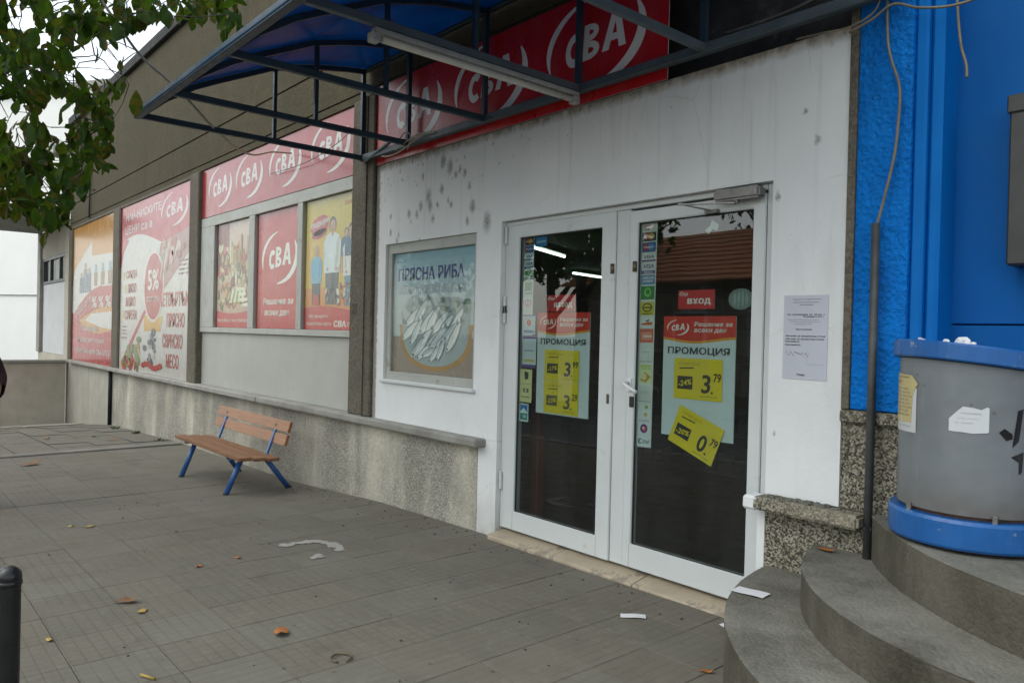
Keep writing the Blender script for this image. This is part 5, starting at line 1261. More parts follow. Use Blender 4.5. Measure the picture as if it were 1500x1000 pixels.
drum_paper('glued_notice', 'yellowed typed notice glued on the left side of the round counter', 203, 240, 1.160, 1.355, '#b5a878', ([(0, 1.0), (0.3, .99), (0.6, .975), (0.9, .965), (1.05, 0.84), (1.1, 0.80)], [(0, 0.0), (0.3, .0), (0.6, .0), (0.9, .01), (0.93, 0.55), (1.02, 0.72)]), lines, 0.2293)
drum_paper('glued_notice', 'torn white scrap glued on the front of the round counter', 271, 299, 1.150, 1.245, '#c4c8cc', ([(0, 0.5), (0.2, 0.8), (0.35, 1.0), (0.6, 0.97), (0.8, 0.9), (0.95, 1.02), (1, 0.98)], [(0, 0.02), (0.2, 0.0), (0.35, 0.0), (0.6, -0.03), (0.8, 0.0), (0.95, 0.02), (1, 0.05)]), [(0.3, 0.8, 0.72, 'покана', '#8a8e94', 0.0), (0.2, 0.75, 0.52, 'за общо събрание', '#9a9ea4', 0.0), (0.15, 0.6, 0.34, 'на входа', '#9a9ea4', 0.0)], 0.2285)
# litter on the counter top
def crumple(name, label, cat, c, s_, mat, flat_=0.6, group=None, seed=0):
    q = random.Random(seed); mb = MB(); bmesh.ops.create_icosphere(mb.bm, subdivisions=2, radius=1.0)
    for v in mb.bm.verts:
        k = q.uniform(0.65, 1.1); v.co = Vector((v.co.x * s_[0] * k, v.co.y * s_[1] * k, max(-0.25, v.co.z) * s_[2] * k))
        v.co += Vector(c)
    o = mb.build(name, M[mat]); return tag(o, label, cat, group)
zt_ = lambda x, y: tilt(x, y, 1.486)
for i, (x, y, s_, lb) in enumerate(((-1.06, -0.33, (0.030, 0.022, 0.028), 'largest crumpled tissue on top of the round counter'), (-1.115, -0.335, (0.014, 0.012, 0.012), 'small crumpled tissue left of the largest one on the counter'), (-1.02, -0.335, (0.012, 0.012, 0.010), 'small crumpled tissue right of the largest one on the counter'))):
    crumple('crumpled_tissue', lb, 'tissue', (x, y, zt_(x, y) + 0.006), s_, 'tissue', group='litter on the round counter', seed=i)
tag(MB().beam((-1.225, -0.30, zt_(-1.225, -0.30) + .012), (-1.20, -0.32, zt_(-1.2, -0.32) + .006), 0.010, 0.006).build('paper_scrap', M['tissue']), 'pale blue-white paper stub on top of the round counter', 'litter', 'litter on the round counter')
tag(MB().beam((-1.245, -0.29, zt_(-1.245, -0.29) + .004), (-1.225, -0.295, zt_(-1.225, -0.295) + .006), 0.016, 0.006).build('orange_wrapper', M['orangeleaf']), 'tiny orange wrapper on top of the round counter', 'litter', 'litter on the round counter')

# ================================================================== BENCH
BN = thing('park_bench', 'small bench with orange wooden boards and blue metal legs by the wall', 'bench', (-7.85, -0.55, gz(-7.9)))
bxa, bxb = -8.80, -6.90; gzb = gz(-7.9)
zs_ = gzb + 0.415
for k, (y0, y1) in enumerate(((-0.845, -0.725), (-0.70, -0.585), (-0.56, -0.45))):
    mb = MB().box(bxa, bxb, y0, y1, zs_ - 0.032 + k * -0.012, zs_ - k * 0.012); mb.build('seat_board', M['seatwood'], BN, bevel=0.006, segs=2)
for z0, yb in ((0.50, -0.395), (0.625, -0.365)):
    mb = MB(); a = Vector((bxa, yb, gzb + z0)); 
    P = [(yb - 0.014, gzb + z0), (yb + 0.014, gzb + z0 - .006), (yb + 0.044, gzb + z0 + 0.095), (yb + 0.016, gzb + z0 + 0.101)]
    v0 = [mb.bm.verts.new((bxa, p[0], p[1])) for p in P]; v1 = [mb.bm.verts.new((bxb, p[0], p[1])) for p in P]
    mb.bm.faces.new(v0); mb.bm.faces.new(v1[::-1])
    for i in range(4): mb.bm.faces.new([v0[i], v1[i], v1[(i + 1) % 4], v0[(i + 1) % 4]])
    mb.build('back_board', M['wood'], BN, bevel=0.006, segs=2)
bl = MB()
for x in (-8.52, -7.20):
    for y, zt in ((-0.80, 0.0), (-0.645, -0.012), (-0.505, -0.024)): bl.tube([(x, y, zs_ + zt - 0.001), (x, y, zs_ + zt + 0.004)], 0.009, 8)
    for z0, yb in ((0.55, -0.382), (0.675, -0.352)): bl.tube([(x, yb - 0.022, gzb + z0 - 0.004), (x, yb - 0.006, gzb + z0)], 0.009, 8)
bl_ = bl.build('bolts', M['alu'], BN); bl_['kind'] = 'stuff'
for x in (-8.52, -7.20):
    g0 = gz(x)
    MB().tube([(x, -0.85, g0 + 0.0), (x, -0.70, zs_ - 0.045)], 0.026, 10).build('leg', M['benchblue'], BN)
    MB().tube([(x, -0.22, g0 + 0.0), (x, -0.47, zs_ - 0.065)], 0.026, 10).build('leg', M['benchblue'], BN)
    MB().beam((x, -0.82, zs_ - 0.048), (x, -0.45, zs_ - 0.075), 0.035, 0.028).build('seat_bearer', M['benchblue'], BN, bevel=0.004)
    MB().beam((x, -0.47, zs_ - 0.07), (x, -0.335, gzb + 0.71), 0.036, 0.022, (0, 1, 0)).build('back_support', M['benchblue'], BN, bevel=0.004)
    for y in (-0.85, -0.22): MB().tube([(x, y, g0 - 0.004), (x, y, g0 + 0.022)], 0.026, 10).build('foot_cap', M['rubber'], BN)

# ================================================================== BOLLARD
bxl, byl = -3.02, -3.112
bg_ = gz(bxl)
BO = thing('bollard', 'black steel bollard with rounded cap in the lower left corner', 'bollard', (bxl, byl, bg_))
MB().lathe([(0.036, bg_ - 0.02), (0.036, 0.585)], bxl, byl, 28).build('post', M['black'], BO, smooth=True)
MB().lathe([(0.034, 0.585), (0.040, 0.588), (0.040, 0.600), (0.036, 0.604)], bxl, byl, 28).build('collar', M['black'], BO, smooth=True)
MB().lathe([(0.0385 * math.sin(t) + 1e-4, 0.613 - 0.0385 * math.cos(t)) for t in [R(20 + 160 * k / 12) for k in range(13)]], bxl, byl, 28).build('cap', M['black'], BO, smooth=True)
MB().lathe([(0.06, bg_), (0.06, bg_ + 0.008), (0.036, bg_ + 0.010)], bxl, byl, 24).build('base_plate', M['black'], BO)

# ================================================================== FAR LEFT: porch, parapet, white building, wall lamp
PR = thing('side_porch', 'concrete porch with flat slab roof beyond the left end of the shop', 'porch', (-21, 0, -0.7))
MB().box(-23.0, -19.26, -1.45, -0.002, 3.79, 4.0).build('roof_slab', M['sill'], PR, bevel=0.01)
MB().box(-23.0, -19.24, 0.0, 0.3, -0.9, 0.74).build('wall', M['parapet'], PR)
MB().box(-19.75, -19.24, 0.002, 0.3, 0.742, 3.788).build('wall', M['parapet'], PR)
MB().box(-23.0, -19.752, 0.002, 0.3, 3.10, 3.788).build('wall', M['parapet'], PR)
MB().box(-22.55, -19.755, 0.03, 0.10, 0.742, 2.45).build('door', M['doorpanel'], PR, bevel=0.01)
fw2 = MB(); fw2.box(-22.55, -19.755, 0.01, 0.10, 2.452, 2.52); fw2.box(-22.55, -19.755, 0.01, 0.10, 3.03, 3.098)
for a in (-22.55, -21.65, -20.5, -19.86): fw2.box(a, a + 0.1, 0.01, 0.10, 2.521, 3.029)
tw = fw2.build('transom_window', M['pipe'], PR)
for a, b in ((-22.45, -21.65), (-21.55, -20.5), (-20.4, -19.86)): MB().box(a, b, 0.045, 0.05, 2.522, 3.028).build('pane', M['wglass'], tw)
MB().box(-22.44, -19.87, 0.12, 0.14, 2.5, 3.05).build('blind', M['oldframe'], PR)
MB().box(-23.0, -22.6, -0.05, 0.2, 0.742, 3.788).build('post', M['sill'], PR, bevel=0.01)
PW = thing('parapet_wall', 'low rough concrete parapet wall closing the left end of the pavement', 'wall', (-19.3, -2.2, -0.8))
MB().box(-19.42, -19.19, -4.6, -0.05, -1.2, 0.60).build('wall', M['parapet'], PW)
MB().box(-19.47, -19.14, -4.65, -0.02, 0.602, 0.67).build('coping', M['sill'], PW, bevel=0.012, jitter=0.004)
WB = thing('white_building', 'plain bright white building behind the porch at the left edge', 'building', (-50, -4, -1.2))
fx, fy = 0.85, 0.53      # direction of its street front
A0 = (-39.5, 6.2); A1 = (A0[0] - fx * 38, A0[1] - fy * 38)
nx_, ny_ = -fy, fx
MB().prism([A1, A0, (A0[0] + nx_ * 12, A0[1] + ny_ * 12), (A1[0] + nx_ * 12, A1[1] + ny_ * 12)], -1.4, 13).build('wall', M['bright'], WB)
MB().prism([(A1[0] - nx_ * .2, A1[1] - ny_ * .2), (A0[0] - nx_ * .2, A0[1] - ny_ * .2), (A0[0] + nx_ * 12, A0[1] + ny_ * 12), (A1[0] + nx_ * 12, A1[1] + ny_ * 12)], 13.002, 13.3).build('roof_edge', M['sill'], WB)
MB().prism([(A1[0] - nx_ * .05, A1[1] - ny_ * .05), (A0[0] - nx_ * .05, A0[1] - ny_ * .05), (A0[0] - nx_ * .002, A0[1] - ny_ * .002), (A1[0] - nx_ * .002, A1[1] - ny_ * .002)], 2.85, 2.90).build('string_course', M['sill'], WB)
LP = thing('wall_floodlight', 'weathered grey floodlight on a bracket high at the left end of the facade', 'lamp', (-17.6, -0.3, 4.7))
MB().beam((-17.3, -0.01, 4.80), (-18.6, -0.36, 5.25), 0.05, 0.05).build('arm', M['pipe'], LP)
mb = MB().beam((-18.35, -0.32, 5.12), (-20.0, -0.52, 5.72), 0.36, 0.22); mb.build('housing', M['lampbody'], LP, bevel=0.03)
MB().beam((-18.6, -0.36, 5.02), (-19.8, -0.5, 5.46), 0.26, 0.06).build('lens', M['tubeglass'], LP, bevel=0.01)
tag(MB().tube([(-17.25, -0.03, 3.62), (-17.25, -0.03, 5.0)], 0.018, 6).build('downlead_wire', M['pipe']), 'thin dark vertical wire on the facade above the orange poster', 'wire')

# ================================================================== ACROSS THE STREET (seen in the glass)
HS = thing('roadside_house', 'low house with orange tiled roof across the street reflected in the door', 'house', (-11.5, -14.5, -0.3))
MB().box(-15.5, -8.3, -18.0, -12.6, -0.6, 2.9).build('wall', M['housewall'], HS)
q = MB(); q.face([(-16.0, -12.1, 2.95), (-7.8, -12.1, 2.95), (-8.9, -15.3, 4.6), (-14.9, -15.3, 4.6)]); q.face([(-7.8, -12.1, 2.95), (-7.8, -18.5, 2.95), (-8.9, -15.3, 4.6)]); q.face([(-16.0, -12.1, 2.95), (-14.9, -15.3, 4.6), (-16.0, -18.5, 2.95)]); q.face([(-16, -18.5, 2.95), (-14.9, -15.3, 4.6), (-8.9, -15.3, 4.6), (-7.8, -18.5, 2.95)])
rf = q.build('roof', M['rooftile'], HS)
tl = MB()
for k in range(11):
    t_ = k / 11; y = -12.1 - 3.2 * t_; z = 2.95 + 1.65 * t_; tl.beam((-16.0 + 1.1 * t_, y, z + .03), (-7.8 - 1.1 * t_, y, z + .03), 0.28, 0.05, (0, 0.45, 1))
o = tl.build('roof_tile', M['rooftile'], rf); o['kind'] = 'stuff'
for x in (-14.4, -11.8, -9.6):
    wn = MB().box(x - 0.5, x + 0.5, -12.6, -12.56, 1.0, 2.2).build('window', M['white_pvc'], HS); MB().box(x - .42, x + .42, -12.559, -12.55, 1.08, 2.12).build('pane', M['black'], wn)
GW = tag(MB().box(-30, -16.2, -12.2, -11.95, -1.0, 1.3).build('garden_wall', M['parapet']), 'rough garden wall across the street left of the orange roofed house', 'wall')
GW2 = tag(MB().box(-7.6, 12, -12.2, -11.95, -0.3, 1.3).build('garden_wall', M['parapet']), 'rough garden wall across the street right of the orange roofed house', 'wall')
def leafball(mb, cx, cy, cz, rx, ry, rz, n, s0, s1, q):
    for k in range(n):
        while True:
            a = Vector((q.uniform(-1, 1), q.uniform(-1, 1), q.uniform(-1, 1)))
            if 0.35 < a.length < 1: break
        c_ = Vector((cx + a.x * rx, cy + a.y * ry, cz + a.z * rz)); s_ = q.uniform(s0, s1)
        d1 = Vector((q.gauss(0, 1), q.gauss(0, 1), q.gauss(0, 1))).normalized(); d2 = d1.cross(Vector((q.gauss(0, 1), q.gauss(0, 1), q.gauss(0, 1)))).normalized()
        mb.face([c_ - d1 * s_, c_ + d2 * s_ * .5, c_ + d1 * s_, c_ - d2 * s_ * .5])
def street_tree(label, x, y, h, rad, n, seed):
    q = random.Random(seed); t = thing('street_tree', label, 'tree', (x, y, gz(x)))
    z0 = gz(x)
    MB().tube([(x, y, z0 - .1), (x + .1, y, z0 + h * .3), (x - .1, y + .1, z0 + h * .6)], [0.2, 0.15, 0.08], 8).build('trunk', M['bark'], t)
    for k in range(5):
        a = q.uniform(0, 6.28); MB().tube([(x, y, z0 + h * (.28 + .05 * k)), (x + math.cos(a) * rad * .5, y + math.sin(a) * rad * .5, z0 + h * (.5 + .05 * k)), (x + math.cos(a) * rad * .8, y + math.sin(a) * rad * .8, z0 + h * (.66 + .05 * k))], [0.09, 0.05, 0.02], 6).build('limb', M['bark'], t)
    mb = MB()
    for k in range(9):
        a = q.uniform(0, 6.28); rr = rad * q.uniform(0.1, 0.75); leafball(mb, x + math.cos(a) * rr, y + math.sin(a) * rr, z0 + h * q.uniform(.5, .85), rad * .5, rad * .5, h * .16, n // 9, 0.09, 0.2, q)
    o = mb.build('crown', M['leaffar'], t, fixn=False); o['kind'] = 'stuff'
street_tree('broad leafy tree across the street in front of the orange roof', -14.6, -11.4, 8.5, 3.0, 3200, 1)
street_tree('dense leafy tree across the street behind the garden wall', -18.0, -13.5, 9.0, 3.6, 3600, 2)
street_tree('leafy tree across the street opposite the blue kiosk', 1.5, -14.0, 5.5, 2.4, 1300, 3)
street_tree('bushy tree rising behind the orange tiled roof across the street', -11.0, -18.5, 9.0, 4.2, 3200, 7)
street_tree('tall tree far along the street beyond the garden wall', -25.0, -14.5, 9.0, 3.6, 2600, 4)

# ================================================================== TREE ON THE PAVEMENT EDGE
TX, TY = -9.4, -4.15
T = thing('pavement_tree', 'tree with drooping green branches hanging in at the upper left', 'tree', (TX, TY, gz(TX)))
tz = gz(TX)
MB().tube([(TX, TY, tz - 0.1), (TX + .02, TY, tz + 0.3), (TX + .05, TY + .02, tz + 1.5), (TX, TY + .05, tz + 3.0), (TX - .1, TY, tz + 5.0), (TX, TY, tz + 7.2)], [0.24, 0.19, 0.165, 0.15, 0.10, 0.03], 12).build('trunk', M['bark'], T, smooth=True)
def unproj(px, py, dep):
    a = (px - 750) / 1107.0; b = (500 - py) / 1107.0
    return CAM + (f2 + r3 * a + u3 * b) * dep
qt = random.Random(21)
# hanging leaf clusters: (image-side bearing, height) measured from the photograph, each at its own distance
CLS = []
for y, xs in ((2, (8, 35, 62, 96, 128, 160, 190, 220, 262, 290, 318)), (28, (8, 32, 100, 135, 170, 200, 225, 240)), (22, (60, 118, 150, 185, 212, 335)),
              (52, (8, 30, 78, 104, 128, 150, 176, 196)), (80, (8, 34, 58, 82, 104, 140, 205)), (104, (10, 34, 62, 92, 108)), (128, (8, 26, 92, 104, 120)),
              (150, (32, 60, 118, 135, 150)), (168, (8, 44, 124, 150, 172)), (192, (22, 48, 72, 112, 142, 160)), (216, (10, 36, 56, 124, 150)),
              (238, (6, 22, 46, 70, 96, 116)), (258, (10, 34, 60, 84, 108)), (276, (8, 26, 50, 80)), (296, (10, 44, 86)), (312, (12, 60, 88))):
    for x in xs: CLS.append((x + qt.uniform(-5, 5), y + qt.uniform(-5, 5)))
CLS += [(146, 62), (144, 88), (160, 100), (176, 94), (330, 12), (182, 122), (144, 254), (128, 246), (35, 305), (148, 60)]
def leaf_mesh(k):
    q = random.Random(100 + k); L = 0.128; W = (0.030, 0.034, 0.027, 0.036)[k % 4]
    ts = [0.0, 0.18, 0.42, 0.68, 0.88, 1.0]; ws = [0.08, 0.5, 0.88, 1.0, 0.55, 0.0]
    V = []; F = []
    for t_, w_ in zip(ts, ws):
        zc = -0.028 * t_ * t_ + 0.004 * math.sin(6 * t_ + k)
        V += [(t_ * L, -w_ * W, zc + 0.011 * w_), (t_ * L, 0, zc), (t_ * L, w_ * W, zc + 0.011 * w_ + q.uniform(-.004, .004))]
    for i in range(len(ts) - 1):
        a = i * 3
        F += [(a, a + 3, a + 4, a + 1), (a + 1, a + 4, a + 5, a + 2)]
    me = bpy.data.meshes.new('leaf'); me.from_pydata(V, [], F); me.materials.append(M['leaf'])
    for p in me.polygons: p.use_smooth = True
    return me
LM = [leaf_mesh(k) for k in range(4)]
leaves = []
tw = MB()
limb_ends = []
hub = [Vector((TX + .05, TY + .3, 3.3)), Vector((TX - 0.2, TY + .5, 3.9)), Vector((TX + .4, TY + .6, 4.4))]
limbs = [[(TX, TY + .05, 2.7), (-8.2, -3.85, 3.6), (-6.8, -3.5, 4.1), (-5.8, -3.2, 3.9), (-5.3, -2.95, 3.5)],
         [(TX, TY + .05, 3.2), (-8.4, -3.6, 4.3), (-7.2, -2.9, 4.5), (-6.2, -2.4, 4.2)],
         [(TX, TY, 3.7), (-8.2, -3.7, 5.0), (-6.6, -3.0, 5.1), (-5.4, -2.3, 4.7), (-5.0, -1.9, 4.4)],
         [(TX - .05, TY + .03, 2.5), (-8.3, -3.8, 3.1), (-7.0, -3.45, 3.2), (-6.2, -3.2, 2.85)]]
for L_ in limbs: MB().tube(L_, [0.07, 0.045, 0.028, 0.016, 0.008][:len(L_)], 8).build('limb', M['bark'], T, smooth=True)
LP_ = [Vector(p) for L_ in limbs for p in L_[1:]]
CL3 = []
for (px, py) in CLS:
    CL3.append(unproj(px, py, qt.uniform(4.6, 6.0)))
    if qt.random() < 0.55: CL3.append(unproj(px + qt.uniform(-9, 9), py + qt.uniform(-9, 5), qt.uniform(5.6, 7.2)))
# every cluster hangs from its nearest neighbour that is already joined to a limb
joined = list(LP_); todo = list(CL3)
while todo:
    best = None
    for c_ in todo:
        for p in joined:
            d_ = (p - c_).length
            if best is None or d_ < best[0]: best = (d_, c_, p)
    d_, c_, p = best
    if d_ < 0.95: tw.tube([p, (p + c_) / 2 + Vector((qt.gauss(0, .03), qt.gauss(0, .03), 0.02)), c_], [0.0045, 0.0035, 0.0025], 5, caps=False)
    joined.append(c_); todo.remove(c_)
for c_ in CL3:
    for k in range(qt.choice([9, 10, 11, 12, 13])):
        a = qt.uniform(0, 6.283); el = qt.gauss(-0.8, 0.45)
        d = Vector((math.cos(a) * math.cos(el), math.sin(a) * math.cos(el), math.sin(el)))
        leaves.append((c_ + Vector((qt.gauss(0, .065), qt.gauss(0, .065), qt.gauss(0, .055))), d, qt.uniform(0.75, 1.2), qt.uniform(-0.7, 0.7)))
o = tw.build('twig', M['bark'], T); o['kind'] = 'stuff'
def leafmat4(p, d, s_, tw_):
    x = d.normalized(); z = Vector((0, 0, 1)) - x * x.z; z.normalize(); y = z.cross(x)
    m = Matrix(((x.x, y.x, z.x, 0), (x.y, y.y, z.y, 0), (x.z, y.z, z.z, 0), (0, 0, 0, 1)))
    return m @ Matrix.Rotation(tw_, 4, 'X') @ Matrix.Diagonal((s_, s_, s_, 1))
GAPS = [(150, 90, 38, 34), (84, 170, 24, 28), (18, 162, 22, 16), (22, 35, 16, 9), (90, 8, 14, 10), (66, 56, 9, 10), (48, 30, 10, 12), (112, 118, 8, 8), (160, 15, 9, 6), (20, 338, 30, 16), (30, 205, 9, 12), (140, 200, 8, 6), (100, 110, 6, 9), (45, 92, 6, 5), (66, 275, 10, 8), (132, 170, 6, 9), (240, 95, 60, 60), (190, 190, 26, 60), (160, 300, 40, 50)]
def to_img(p):
    d = p - CAM; zc = d.dot(f2); return 750 + 1107 * d.dot(r3) / zc, 500 - 1107 * d.dot(u3) / zc
def open_sky(l):
    for t_ in (0.2, 0.55, 0.9):
        x, y = to_img(l[0] + l[1] * 0.128 * l[2] * t_)
        for gx_, gy_, a_, b_ in GAPS:
            if ((x - gx_) / a_) ** 2 + ((y - gy_) / b_) ** 2 < 1: return True
    return False
leaves = [l for l in leaves if not open_sky(l) or qt.random() < 0.05]
leaves.sort(key=lambda l: (l[0] - CAM).length)
stuff = MB()
def add_leaf(mb, p, d, s_, tw_, k):
    m4 = Matrix.Translation(p) @ leafmat4(p, d, s_, tw_)
    me = LM[k]; vs = [mb.bm.verts.new(m4 @ v.co) for v in me.vertices]
    for f_ in me.polygons: mb.bm.faces.new([vs[i] for i in f_.vertices]).smooth = True
for i, (p, d, s_, tw_) in enumerate(leaves):
    if i < 298:
        o = bpy.data.objects.new('leaf', LM[qt.randrange(4)]); put(o, T, p)
        o.rotation_euler = leafmat4(p, d, 1, tw_).to_euler(); o.scale = (s_, s_, s_)
    else: add_leaf(stuff, p, d, s_, tw_, qt.randrange(4))
o = stuff.build('foliage', M['leaf'], T, fixn=False); o['kind'] = 'stuff'
crown = MB()  # unseen upper crown, thickened out of view to shade the left pavement
for k in range(44):
    a = qt.uniform(0, 6.28); rr = qt.uniform(0.2, 3.4); cc = Vector((TX + 1.2 + math.cos(a) * rr * 1.3, TY - 0.2 + math.sin(a) * rr * .9, qt.uniform(4.6, 7.6)))
    for j in range(110):
        p = cc + Vector((qt.gauss(0, .55), qt.gauss(0, .55), qt.gauss(0, .4)))
        if p.z < 1.90 + 0.53 * math.hypot(p.x - CAM.x, p.y - CAM.y) and p.y > -4.6: continue
        d = Vector((qt.gauss(0, 1), qt.gauss(0, 1), qt.gauss(-.8, .5))).normalized(); s_ = qt.uniform(0.06, 0.12)
        e_ = d.cross(Vector((qt.gauss(0, 1), qt.gauss(0, 1), qt.gauss(0, 1)))).normalized()
        crown.face([p, p + d * s_ * .6 + e_ * s_ * .35, p + d * s_ * 1.2, p + d * s_ * .6 - e_ * s_ * .35])
o = crown.build('crown', M['leaf'], T, fixn=False); o['kind'] = 'stuff'

# ================================================================== SMALL THINGS ON THE GROUND
def dead(label, x, y, z, s_, mat, rz, group='fallen leaves on the pavement', curl=1.0, name='fallen_leaf'):
    me = LM[rs.randrange(4)].copy(); me.materials.clear(); me.materials.append(M[mat])
    for v in me.vertices: v.co.z = abs(v.co.z) * curl + 0.003 + 0.012 * curl * abs(math.sin(v.co.x * 30))
    o = bpy.data.objects.new(name, me); put(o, None, (x, y, z)); o.rotation_euler = (0, 0, rz); o.scale = (s_, s_, s_)
    return tag(o, label, 'leaf', group)
dead('curled brown leaf lying in the lower left of the pavement', -4.37, -2.47, gz(-4.37), 0.95, 'deadleaf', 1.0, curl=1.1)
dead('brown leaf by the pale flush kerb at the far left', -10.2, -2.10, gz(-10.2), 1.7, 'deadleaf', 2.0, curl=1.0)
dead('orange-brown leaf on the paving at the bottom middle', -3.50, -1.93, gz(-3.5), 1.0, 'orangeleaf', -0.4)
dead('orange leaf at the foot of the curved steps', -1.93, -0.72, gz(-1.9), 0.5, 'orangeleaf', 0.6)
dead('orange leaf lying on the second curved step by the terrazzo', -1.735, -0.10, 0.503, 0.75, 'orangeleaf', 0.1, curl=0.8)
dead('thin yellow leaf stalk beside the curled brown leaf', -4.18, -2.36, gz(-4.18), 0.65, 'yellowleaf', -0.7, curl=0.6)
dead('small yellow-green leaf at the left on the paving', -6.6, -2.28, gz(-6.6), 0.55, 'yellowleaf', 0.4)
dead('flat yellowish leaf right of the small yellow-green one', -6.45, -2.12, gz(-6.45), 0.75, 'yellowleaf', -1.1)
dead('tiny brown leaf in the middle of the paving left of the white mark', -4.80, -1.88, gz(-4.8), 0.55, 'orangeleaf', -0.6)
dead('tiny rust leaf just behind the other tiny one', -4.84, -1.66, gz(-4.84), 0.5, 'orangeleaf', 0.3)
dead('small dark leaf on the far paving in front of the parapet', -13.2, -1.4, gz(-13.2), 1.3, 'deadleaf', 0.3)
dead('second small leaf on the far paving nearer the wall', -12.3, -0.75, gz(-12.3), 1.3, 'deadleaf', 1.2)
dead('yellow leaf half hidden behind the bollard', -4.05, -2.83, gz(-4.05), 0.5, 'yellowleaf', 0.2)
def tuft(label, x, y, n, s_, seed):
    q = random.Random(seed); mb = MB()
    for k in range(n):
        a = q.uniform(0, 6.28); b = Vector((x + q.gauss(0, s_ * .5), y + q.gauss(0, s_ * .3), gz(x) - .005)); h = q.uniform(.4, 1) * s_
        d = Vector((math.cos(a), math.sin(a), 0)); mb.face([b - d.cross(Vector((0, 0, 1))) * .012, b + d.cross(Vector((0, 0, 1))) * .012, b + d * h * .5 + Vector((0, 0, h * .6)), b + d * h * .8 + Vector((0, 0, h * .5))])
    return tag(mb.build('weed', M['greenplant'], None, fixn=False), label, 'weed', 'weeds along the wall foot')
tuft('weed tuft at the wall foot left of the bench', -11.8, -0.14, 16, 0.07, 1)
tuft('low weed patch at the wall foot near the drain pipe', -14.3, -0.16, 24, 0.09, 2)
tuft('small weed on the far paving joints', -13.0, -0.75, 9, 0.05, 3)
tuft('weed strip under the far left posters', -13.2, -0.12, 22, 0.08, 4)
mb = MB(); q = random.Random(8)
for k in range(14):
    a = q.uniform(3.4, 6.0); b = Vector((-1.43 + q.gauss(0, .03), -0.02 + q.uniform(-.03, 0), 0.50)); d = Vector((math.cos(a), math.sin(a) * .5, 0)); h = q.uniform(.05, .11)
    e_ = d.cross(Vector((0, 0, 1))) * .016; mb.face([b, b + d * h * .5 + Vector((0, 0, h * .5)) + e_, b + d * h + Vector((0, 0, h * .55)), b + d * h * .5 + Vector((0, 0, h * .5)) - e_])
tag(mb.build('weed', M['greenplant'], None, fixn=False), 'green weed growing in the dark corner beside the round counter', 'weed', 'weeds along the wall foot')
def slip(label, x, y, z, l_, w_, rz, name='receipt'):
    mb = MB(); n = 6; vs = []
    for i in range(n + 1):
        t_ = i / n - .5; zz_ = 0.003 + 0.004 * (math.sin(t_ * 5 + rz) + 1) * 0.5
        for sg in (-1, 1): vs.append(mb.bm.verts.new((x + t_ * l_ * math.cos(rz) - sg * w_ / 2 * math.sin(rz), y + t_ * l_ * math.sin(rz) + sg * w_ / 2 * math.cos(rz), z + zz_)))
    for i in range(n): mb.bm.faces.new([vs[2 * i], vs[2 * i + 2], vs[2 * i + 3], vs[2 * i + 1]])
    return tag(mb.build(name, M['tissue']), label, 'receipt', 'paper slips dropped at the entrance')
slip('white paper slip lying on the pavement in front of the right door', -2.535, -0.44, gz(-2.5) + .001, 0.13, 0.055, 0.75)
slip('white receipt lying on the lowest curved step', -1.85, -0.455, 0.336, 0.15, 0.085, 0.1)
slip('small white paper scrap at the edge of the lowest step', -2.16, -0.17, gz(-2.1) + .002, 0.05, 0.04, 1.2)
tag(MB().tube([(-3.0 + 0.045 * math.cos(k * .5), -1.87 + 0.045 * math.sin(k * .5), gz(-3) + 0.008) for k in range(12)], 0.004, 6).build('rubber_ring', M['brass']), 'small dark ring lying on the paving at the bottom', 'ring')
tag(MB().tube([(-3.36, -2.60, gz(-3.36) + 0.009), (-3.29, -2.565, gz(-3.3) + 0.006)], 0.006, 8).build('cigarette_end', M['yellowleaf']), 'yellow cigarette end on the paving at the bottom left', 'cigarette end')
# worn white painted arc on the paving
q = random.Random(13); mb = MB()
def blot(x, y, s_):
    n = 9; P = []
    for k in range(n):
        a = 6.283 * k / n; rr = s_ * q.uniform(.6, 1.15); P.append((x + rr * math.cos(a), y + rr * math.sin(a), gz(x) + 0.0045))
    mb.face(P)
pts = [(-4.92, -1.30), (-4.91, -1.25), (-4.92, -1.20), (-4.91, -1.14), (-4.88, -1.08), (-4.82, -1.04), (-4.74, -1.02), (-4.66, -1.02), (-4.60, -1.03), (-4.55, -1.06)]
for a, b in zip(pts, pts[1:]):
    for k in range(4): blot(a[0] + (b[0] - a[0]) * k / 4 + q.gauss(0, .010), a[1] + (b[1] - a[1]) * k / 4 + q.gauss(0, .010), q.uniform(0.024, 0.044))
tag(mb.build('paint_mark', M['whitepaint'], None, fixn=False), 'worn white painted arc on the paving in front of the wall', 'paint mark')
mb = MB()
for x, y, s_ in ((-4.50, -1.27, .03), (-4.52, -1.24, .035), (-4.545, -1.21, .03), (-4.49, -1.22, .025)): blot(x, y, s_)
tag(mb.build('paint_mark', M['whitepaint'], None, fixn=False), 'short white paint dab nearer the viewer than the painted arc', 'paint mark')
# grit and crumbs
mb = MB(); q = random.Random(17)
for k in range(150):
    x = q.uniform(-7.5, -1.9); y = q.choice([q.uniform(-2.6, -0.1), q.uniform(-0.35, -0.06)]); s_ = q.uniform(.002, .006)
    if x > -2.3 and y > -1.2: continue
    mb.box(x - s_, x + s_, y - s_, y + s_, gz(x) + .0005, gz(x) + s_ * 1.4)
tag(mb.build('grit', M['mortar']), kind='stuff')

